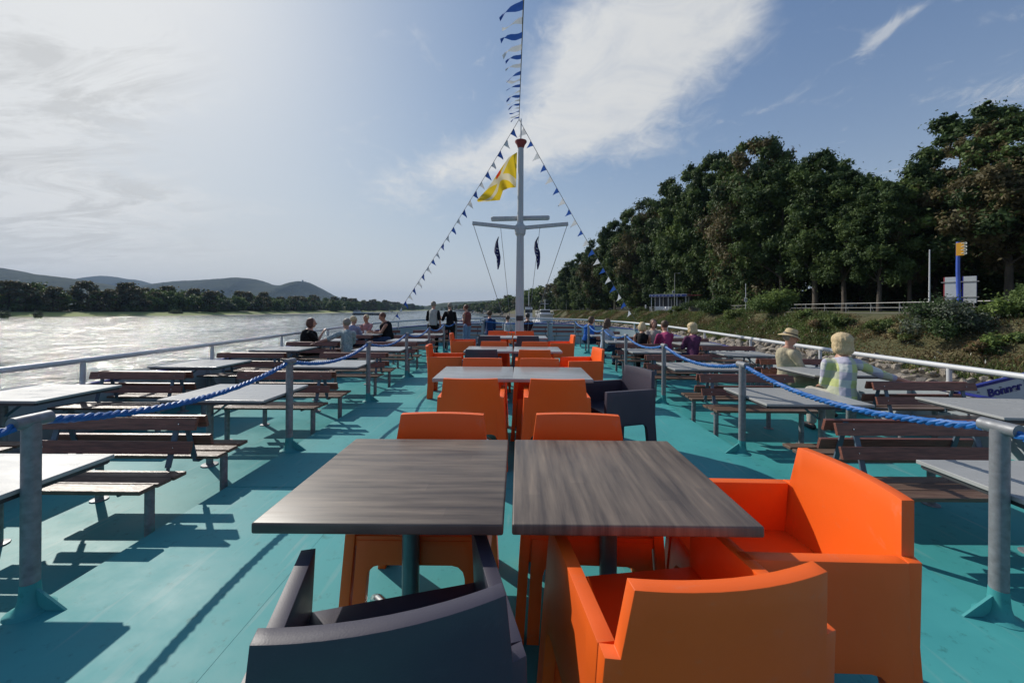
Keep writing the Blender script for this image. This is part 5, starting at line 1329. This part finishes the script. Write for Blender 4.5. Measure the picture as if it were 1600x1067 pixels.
p = at(825, 488, 128); river_boat((at(826, 495, 128).x, 128, WZ), 9, 3.4, R(90), 'grey work boat with a raised ramp moored left of the white ship', False, -.1, 5.0, 3.2, name='work_boat')

# ---------------- people ----------------
mat('skin', (.50, .27, .19), .5, col2=(.44, .22, .15), nscale=8)
mat('skin_tan', (.42, .20, .13), .5, col2=(.36, .17, .11), nscale=8)
TS = bpy.data.scenes.new('workbench')   # empty helper scene: fused bodies are evaluated here, then it is removed
def fuse(mb, name, m, parent, voxel=.011, smooth=6, bumpy=0, st=(1, 1, 1)):
    """fuse overlapping closed shapes into one continuous surface"""
    me = mb.mesh(name, m); o = bpy.data.objects.new(name, me); C.objects.link(o)
    rm = o.modifiers.new('r', 'REMESH'); rm.mode = 'VOXEL'; rm.voxel_size = voxel; rm.use_smooth_shade = True
    sm = o.modifiers.new('s', 'SMOOTH'); sm.factor = .5; sm.iterations = smooth
    C.objects.unlink(o); TS.collection.objects.link(o); vl = TS.view_layers[0]; vl.update(); dg = vl.depsgraph
    me2 = bpy.data.meshes.new_from_object(o.evaluated_get(dg)); bpy.data.objects.remove(o); me2.name = name
    if bumpy:
        nrm = [v.normal.copy() for v in me2.vertices]
        for v, vn in zip(me2.vertices, nrm):
            q_ = Vector((v.co.x*st[0], v.co.y*st[1], v.co.z*st[2]))*bumpy[1]; n_ = noise.noise(q_+Vector((3, 1, 2)))+.5*noise.noise(q_*2.3)
            v.co += vn*n_*bumpy[0]
    o = bpy.data.objects.new(name, me2); C.objects.link(o); o.parent = parent
    for pg in me2.polygons: pg.use_smooth = True
    return o
def cap_(mb, pts, rs, n=12):
    """tapered limb with rounded ends"""
    mb.tube(pts, rs, n)
    for p_, r_ in ((pts[0], rs[0]), (pts[-1], rs[-1])):
        r0 = r_ if isinstance(r_, tuple) else (r_, r_); q = min(r0); mb.ell(p_, (q*1.0, q*1.0, q*1.0), None, 10, 8)
def ik(a, b, l1, l2, hint):
    a = Vector(a); b = Vector(b); d = b-a; L_ = min(d.length, (l1+l2)*.995); u = d.normalized(); b = a+u*L_
    x = (l1*l1-l2*l2+L_*L_)/(2*L_); h = math.sqrt(max(0, l1*l1-x*x)); hv = Vector(hint); hv = (hv-u*hv.dot(u)).normalized()
    return a+u*x+hv*h, b
def cloth(name, col, col2=None, nscale=12): 
    k = 'cloth_'+name
    if k in MATS: return MATS[k]
    return mat(k, col, .85, col2=col2 or tuple(c*.75 for c in col), nscale=nscale, bump=.25, bscale=60, bdist=.01, spec=.2)
def plaid():
    m = bpy.data.materials.new('plaid_shirt'); m.use_nodes = True; nt = m.node_tree; N = nt.nodes; L = nt.links; p = N['Principled BSDF']; p.inputs['Roughness'].default_value = .85
    tc = N.new('ShaderNodeTexCoord'); sp = N.new('ShaderNodeSeparateXYZ'); L.new(tc.outputs['Object'], sp.inputs[0])
    def M(op, a, b=None):
        n = N.new('ShaderNodeMath'); n.operation = op
        for i, v in enumerate((a, b)):
            if v is None: continue
            if isinstance(v, (int, float)): n.inputs[i].default_value = v
            else: L.new(v, n.inputs[i])
        return n.outputs[0]
    fx = M('FRACT', M('MULTIPLY', sp.outputs[0], 5.2)); fz = M('FRACT', M('MULTIPLY', sp.outputs[2], 5.2))
    a = M('LESS_THAN', fx, .5); b = M('LESS_THAN', fz, .5)
    m1 = N.new('ShaderNodeMix'); m1.data_type = 'RGBA'; L.new(a, m1.inputs[0]); m1.inputs[6].default_value = (.66, .67, .64, 1); m1.inputs[7].default_value = (.60, .64, .26, 1)
    m2 = N.new('ShaderNodeMix'); m2.data_type = 'RGBA'; L.new(M('MULTIPLY', b, .75), m2.inputs[0]); L.new(m1.outputs[2], m2.inputs[6]); m2.inputs[7].default_value = (.38, .36, .50, 1)
    m3 = N.new('ShaderNodeMix'); m3.data_type = 'RGBA'; L.new(M('MULTIPLY', M('MULTIPLY', a, b), .5), m3.inputs[0]); L.new(m2.outputs[2], m3.inputs[6]); m3.inputs[7].default_value = (.62, .66, .35, 1)
    L.new(m3.outputs[2], p.inputs[0]); MATS['plaid'] = m; return m
plaid()

def person(x, y, rz, label, pose='sit', scale=1.0, shirt=None, sleeve=.45, trousers=None, hair=None, hairstyle='short', skin='skin', lh=None, rh=None, lean=.05, headyaw=0, headpitch=0, hat=None, vest=None, group=None, z=None, fat=1.0, knees=None, vox=.011):
    z0 = (LOW+zs(y)) if z is None else z
    r = empty('person', (x, y, z0), R(rz), label=label, cat='person'); r.scale = (scale,)*3
    if group: r['group'] = group
    # local: facing +Y, right = +X
    hipz = .53 if pose == 'sit' else .93
    hip = Vector((0, 0, hipz)); up = Vector((0, lean, 1)).normalized()
    def sp(h, yo=0): return hip+up*h+Vector((0, yo, 0))
    f = fat
    rings = [(-.11, .10*f, .09, 0), (-.04, .165*f, .115, -.01), (.06, .160*f, .112*f, 0), (.16, .142*f, .105*f, .0), (.28, .155*f, .112, -.005), (.38, .170, .108, -.01), (.455, .150, .085, -.01), (.50, .095, .065, 0), (.53, .060, .058, .008)]
    def torso(mb, g=0, lo=0, hi=9):
        R_ = rings[lo:hi]; mb.tube([sp(h, yo) for h, a, b, yo in R_], [(a+g, b+g) for h, a, b, yo in R_], 18)
    shl = sp(.425)+Vector((-.160, 0, 0)); shr = sp(.425)+Vector((.160, 0, 0))
    if pose == 'sit':
        lh = Vector(lh) if lh else Vector((-.14, .40, hipz+.12)); rh = Vector(rh) if rh else Vector((.14, .40, hipz+.12))
    else:
        lh = Vector(lh) if lh else Vector((-.25, .10, .80)); rh = Vector(rh) if rh else Vector((.25, .10, .80))
    el, lh = ik(shl, lh, .285, .25, (-.22, -.35, -1)); er, rh = ik(shr, rh, .285, .25, (.22, -.35, -1))
    # head
    nb = sp(.52); hc = sp(.665, .025); HR = Matrix.Rotation(R(headyaw), 3, 'Z') @ Matrix.Rotation(R(headpitch), 3, 'X')
    body = MB(); torso(body)
    cap_(body, [nb+Vector((0, 0, -.06)), hc+Vector((0, -.015, -.03))], [.056, .052])
    def H(v): return hc+HR @ Vector(v)
    body.ell(H((0, 0, .02)), (.077, .096, .100), HR, 16, 12); body.ell(H((0, .030, -.055)), (.055, .060, .062), HR, 14, 10)
    body.tube([H((0, .095, .015)), H((0, .125, -.022)), H((0, .098, -.032))], [.010, .016, .008], 8)   # nose
    body.ell(H((0, .088, -.060)), (.024, .012, .009), HR, 8, 6)                                          # lips
    for s in (-1, 1):
        body.ell(H((s*.079, -.005, .0)), (.010, .020, .032), HR, 8, 6); body.ell(H((s*.03, .082, .032)), (.022, .012, .007), HR, 8, 6)
    # arms and hands
    for s, sh_, e_, h_ in ((-1, shl, el, lh), (1, shr, er, rh)):
        cap_(body, [sh_, sh_.lerp(e_, .5), e_], [.050, .044, .038]); cap_(body, [e_, e_.lerp(h_, .35), h_], [.038, .036, .025])
        d = (h_-e_).normalized(); sd_ = d.cross(Vector((0, 0, 1)));
        sd_ = sd_.normalized() if sd_.length > .1 else Vector((1, 0, 0)); dn = sd_.cross(d).normalized()
        if dn.z > 0: dn = -dn
        pm = h_+d*.05; body.tube([h_, h_+d*.03, h_+d*.075, h_+d*.092], [(.026, .018), (.036, .017), (.041, .015), (.036, .012)], 10)
        for q, (off, ln) in enumerate(((-.030, .060), (-.010, .072), (.010, .068), (.029, .052))):
            a = h_+d*.085+sd_*off; b = a+d*ln*.55+dn*.006+sd_*off*.15; c_ = b+d*ln*.35+dn*.022
            body.tube([a, b, c_], [.0095, .009, .0075], 6)
        tsd = sd_*(1 if sd_.dot(Vector((-s, 0, 0))) > 0 else -1)
        body.tube([h_+d*.02+tsd*.02, h_+d*.05+tsd*.052+dn*.01, h_+d*.075+tsd*.056+dn*.025], [.014, .011, .008], 6)
    # legs
    if pose == 'sit':
        kn = knees or ((-.11, .43), (.11, .43)); legs = []
        for s, (kx, ky) in zip((-1, 1), kn):
            hp = hip+Vector((s*.085, .02, -.03)); k_ = Vector((kx, ky, hipz-.02)); an = Vector((kx, ky-.02, .09)); legs.append((hp, k_, an))
    else:
        legs = [(hip+Vector((s*.09, 0, -.03)), Vector((s*.11, .02, .50)), Vector((s*.12, -.02, .09))) for s in (-1, 1)]
    for hp, k_, an in legs:
        cap_(body, [hp, hp.lerp(k_, .5), k_], [.088*f, .074, .056]); cap_(body, [k_, k_.lerp(an, .35), an], [.055, .056, .036])
        cap_(body, [an+Vector((0, -.03, -.045)), an+Vector((0, .07, -.055)), an+Vector((0, .15, -.062))], [.036, .036, .026])
    fuse(body, 'body', MATS[skin], r, vox*.9, 4)
    for hp, k_, an in legs:
        t = MB(); cap_(t, [an+Vector((0, -.035, -.05)), an+Vector((0, .07, -.055)), an+Vector((0, .155, -.060))], [.042, .044, .034]); fuse(t, 'shoe', MATS['dark_plate'], r, .014, 3)
    bm_ = (.006, 14)
    if trousers:
        t = MB(); torso(t, .012, 0, 4)
        for hp, k_, an in legs:
            cap_(t, [hp, hp.lerp(k_, .5), k_], [.100*f, .088, .072]); cap_(t, [k_, k_.lerp(an, .4), an+Vector((0, 0, .03))], [.070, .068, .056])
        fuse(t, 'trousers', trousers, r, vox, 4, bm_)
    if shirt:
        t = MB(); torso(t, .016, 1, 8)
        t.ell(sp(.43), (.180, .095, .068), None, 12, 8)
        if sleeve > 0:
            for sh_, e_, h_ in ((shl, el, lh), (shr, er, rh)):
                if sleeve <= .5:
                    q = sh_.lerp(e_, sleeve*2); cap_(t, [sh_, q], [.061, .060])
                else:
                    q = e_.lerp(h_, (sleeve-.5)*2*.93); cap_(t, [sh_, sh_.lerp(e_, .5), e_], [.062, .058, .052]); cap_(t, [e_, q], [.052, .043])
        else:
            for sh_ in (shl, shr): t.ell(sh_+Vector((-.03 if sh_.x > 0 else .03, 0, 0)), (.045, .06, .062), None, 10, 8)
        fuse(t, 'shirt', shirt, r, vox, 4, bm_)
    if vest:
        t = MB(); torso(t, .030, 1, 8); t.ell(sp(.43), (.175, .115, .075), None, 12, 8); fuse(t, 'vest', vest, r, vox, 4, bm_)
    if hair:
        t = MB(); t.ell(H((0, -.018, .035)), (.088, .100, .098), HR, 16, 12)
        if hairstyle in ('bob', 'long', 'full'):
            w = {'bob': .112, 'long': .092, 'full': .098}[hairstyle]
            t.ell(H((0, -.030, -.005)), (w, .095, .118), HR, 16, 12)
            for s in (-1, 1): t.ell(H((s*.062, -.005, -.035)), (.040, .060, .085), HR, 10, 8)
        if hairstyle == 'bob':
            t.ell(H((0, -.055, -.065)), (.112, .070, .080), HR, 12, 10); t.ell(H((0, -.022, .052)), (.112, .118, .095), HR, 14, 12)
        if hairstyle == 'long': t.tube([H((0, -.06, 0)), H((0, -.095, -.12)), H((0, -.10, -.26)), H((0, -.09, -.34))], [(.085, .05), (.09, .045), (.08, .035), (.04, .02)], 12)
        fuse(t, 'hair', hair, r, .0075, 5, (.0045, 42), (1, 1, .16))
    if hat:
        t = MB(); HH = HR @ Matrix.Rotation(R(-6), 3, 'X')
        n_ = 20; vs = []; prof = [(0, .158), (.055, .155), (.080, .135), (.088, .095), (.092, .060), (.098, .050), (.130, .044), (.158, .026), (.160, .020), (.128, .036), (.090, .040)]
        for rr, zz in prof:
            for j in range(n_):
                a = 6.2832*j/n_; vs.append(H(Matrix.Rotation(R(-6), 3, 'X') @ Vector((rr*math.cos(a)*.96, rr*math.sin(a)*1.05-.01, zz+.016*math.cos(2*a)*(rr > .12)))))
        fs = [(i*n_+j, i*n_+(j+1) % n_, (i+1)*n_+(j+1) % n_, (i+1)*n_+j) for i in range(1, len(prof)-1) for j in range(n_)]
        fs += [tuple(n_+j for j in range(n_))]
        t.add(vs, fs); o = t.build('sun_hat', hat, r, smooth=True)
        b_ = MB(); ring = [H(Matrix.Rotation(R(-6), 3, 'X') @ Vector((.0935*math.cos(6.2832*j/20)*.96, .0935*math.sin(6.2832*j/20)*1.05-.01, .068))) for j in range(21)]
        b_.tube(ring, [(.004, .012)]*21, 6, cap=False); b_.build('hat_band', MATS['bark'], o)
    return r
mat('hair_brown', (.10, .055, .03), .6, noise_amt=.4, nscale=40); mat('hair_red', (.13, .045, .025), .55, noise_amt=.4, nscale=40); mat('hair_grey', (.30, .26, .21), .6, noise_amt=.4, nscale=40)
mat('hair_blond', (.74, .58, .34), .6, col2=(.48, .34, .17), nscale=30, stretch=(6, 6, 1), bump=.6, bscale=40, bdist=.01); mat('hair_dark', (.03, .022, .018), .5, noise_amt=.3, nscale=40); mat('straw', (.62, .47, .26), .8, noise_amt=.2, nscale=60, bump=.4, bscale=120, bdist=.004)
navy = cloth('navy', (.02, .03, .07)); black = cloth('black', (.012, .012, .014)); jeans = cloth('jeans', (.05, .08, .16)); khaki = cloth('khaki', (.34, .29, .19))
# right side, near
person(4.06, 4.80, -10, 'blond bobbed person in a yellow and lilac checked shirt, arm along the bench', shirt=MATS['plaid'], sleeve=.72, trousers=cloth('cream', (.45, .43, .38)), hair=MATS['hair_blond'], hairstyle='bob', rh=(.70, -.12, .74), lh=(-.06, .30, .62), lean=-.04, fat=1.12, scale=1.0)
person(4.36, 6.10, -108, 'person in a straw sun hat and loose beige shirt on the right', shirt=cloth('beige', (.52, .45, .31)), sleeve=.9, trousers=khaki, hair=MATS['hair_grey'], hat=MATS['straw'], lh=(-.08, .36, .66), rh=(.1, .36, .64), lean=-.05, headyaw=-5, headpitch=-10, fat=1.08, scale=.98)
# right side, farther
person(3.62, 9.32, 6, 'stocky person in a magenta shirt seated with back to the camera on the right', shirt=cloth('magenta', (.38, .055, .16)), sleeve=.8, trousers=navy, hair=MATS['hair_brown'], headyaw=8, fat=1.2, headpitch=-8)
person(3.06, 9.34, -20, 'blond person in a black sleeveless top seated left of the magenta shirt', shirt=black, sleeve=0, trousers=black, hair=MATS['hair_blond'], hairstyle='full', scale=.97)
person(4.10, 8.90, 8, 'pale blond person in a purple top on the outer right bench', shirt=cloth('purple', (.16, .05, .12), (.09, .03, .07)), sleeve=.45, trousers=navy, hair=MATS['hair_blond'], hairstyle='bob', scale=.97, headpitch=-6)
person(3.75, 10.55, 176, 'person facing the camera across the table, half hidden behind the magenta shirt', shirt=cloth('cream2', (.4, .36, .32)), sleeve=.4, trousers=navy, hair=MATS['hair_brown'], hairstyle='full', headyaw=-10)
person(2.48, 10.62, -60, 'person with long dark hair and pale blue top on the right', shirt=cloth('paleblue', (.42, .50, .62)), sleeve=.5, trousers=jeans, hair=MATS['hair_brown'], hairstyle='long', headyaw=10, lh=(-.1, .42, .68))
person(2.36, 12.68, -95, 'person in a bright blue top at the bow end of the right benches', shirt=cloth('blue', (.03, .13, .50)), sleeve=.5, trousers=navy, hair=MATS['hair_brown'], hairstyle='full', headpitch=-10, lean=.15)
# bow centre
person(-1.02, 14.55, 0, 'person in a navy jacket seated at the bow, left of the mast', shirt=cloth('navyblue', (.02, .045, .13)), sleeve=.9, trousers=jeans, hair=MATS['hair_brown'], fat=1.1, scale=1.08, headyaw=-10)
person(-.35, 14.9, -8, 'short haired person in a white shirt seated close to the mast', shirt=cloth('white', (.62, .62, .64)), sleeve=.4, trousers=navy, hair=MATS['hair_brown'], scale=.93, headyaw=8)
person(.42, 14.4, 5, 'person in a dark maroon shirt seated just right of the mast', shirt=cloth('maroon', (.035, .012, .02)), sleeve=.35, trousers=navy, hair=MATS['hair_dark'], scale=1.02, headyaw=25)
# standing at the bow
person(-2.88, 13.3, 5, 'tall person standing at the bow in a pale grey vest over a black shirt', pose='stand', shirt=black, sleeve=.45, vest=cloth('vest', (.42, .42, .39)), trousers=black, hair=MATS['hair_grey'], lh=(-.16, .30, 1.12), rh=(.24, .02, .86), fat=1.15, headpitch=-8, scale=1.03)
person(-2.35, 13.6, 18, 'person in a black t-shirt standing at the bow between two others', pose='stand', shirt=black, sleeve=.45, trousers=black, hair=MATS['hair_grey'], lh=(-.28, .32, 1.20), rh=(.16, .28, 1.08), fat=1.08, scale=1.0)
person(-1.80, 14.0, 62, 'person in a reddish sleeveless top and light jeans standing with folded arms', pose='stand', shirt=cloth('rust', (.22, .07, .06)), sleeve=0, trousers=cloth('lightjeans', (.20, .28, .42)), hair=MATS['hair_red'], lh=(.08, .24, 1.15), rh=(-.05, .26, 1.10), scale=.96)
# left group
person(-5.05, 9.34, -62, 'red haired person in a black top seated in profile on the left', shirt=black, sleeve=.45, trousers=black, hair=MATS['hair_red'], hairstyle='full', lh=(-.12, .40, .70), rh=(.0, .30, .95), fat=1.15, headyaw=-12, scale=1.0)
person(-4.10, 9.28, 32, 'grey haired person in a patterned pale shirt, left arm resting along the bench back', shirt=cloth('pattern', (.46, .52, .50), (.16, .22, .24), 28), sleeve=.45, trousers=jeans, hair=MATS['hair_grey'], lh=(-.66, -.02, .76), rh=(.14, .4, .66), fat=1.12, headyaw=28)
person(-4.85, 11.38, -8, 'short haired blond person in a lavender blouse seated behind the patterned shirt', shirt=cloth('lavender', (.33, .33, .46)), sleeve=.45, trousers=navy, hair=MATS['hair_blond'], headyaw=-15, fat=1.1)
person(-4.95, 12.72, 172, 'fair haired person in a pink top facing the camera across the left table', shirt=cloth('pink', (.50, .25, .25)), sleeve=.3, trousers=navy, hair=MATS['hair_blond'], skin='skin_tan', lh=(-.1, .45, .72), rh=(.1, .45, .72), headyaw=-12)
person(-4.12, 12.35, 118, 'muscular person in a black tank top leaning on the left table', shirt=black, sleeve=0, trousers=jeans, hair=MATS['hair_red'], skin='skin_tan', lh=(-.10, .48, .74), rh=(.14, .46, .72), lean=.22, headyaw=10, headpitch=-18, fat=1.05, scale=1.07)

bpy.data.scenes.remove(TS)
# cups on the tables where people sit
def cup(x, y, label, h=.11):
    z = LOW+zs(y)+.747; mb = MB(); mb.lathe((0, 0, 0), [(.026, 0), (.030, .01), (.036, h), (.031, h), (.027, .015)], 14)
    tag(mb.build('cup', MATS['kiosk_white'], None, smooth=True, loc=(x, y, z)), label, 'cup', 'cups on the deck tables')
cup(-4.7, 11.95, 'white cup on the table of the group at the left'); cup(-4.5, 12.15, 'white cup beside the tank top person'); cup(3.1, 10.0, 'white cup on the table before the magenta shirt'); cup(2.6, 10.05, 'white cup at the table edge by the long haired person')

# ---------------- haze ----------------
def haze():
    m = bpy.data.materials.new('haze'); m.use_nodes = True; nt = m.node_tree; nt.nodes.remove(nt.nodes['Principled BSDF'])
    v = nt.nodes.new('ShaderNodeVolumePrincipled'); v.inputs['Color'].default_value = (.48, .68, 1, 1); v.inputs['Density'].default_value = HAZE; v.inputs['Anisotropy'].default_value = 0.0
    nt.links.new(v.outputs[0], nt.nodes['Material Output'].inputs['Volume'])
    mb = MB(); mb.box((0, 0, 220), (22000, 22000, 460)); o = mb.build('haze', m); tag(o, 'pale blue haze over the river valley', 'haze', kind='stuff')
HAZE = 7e-5
haze()
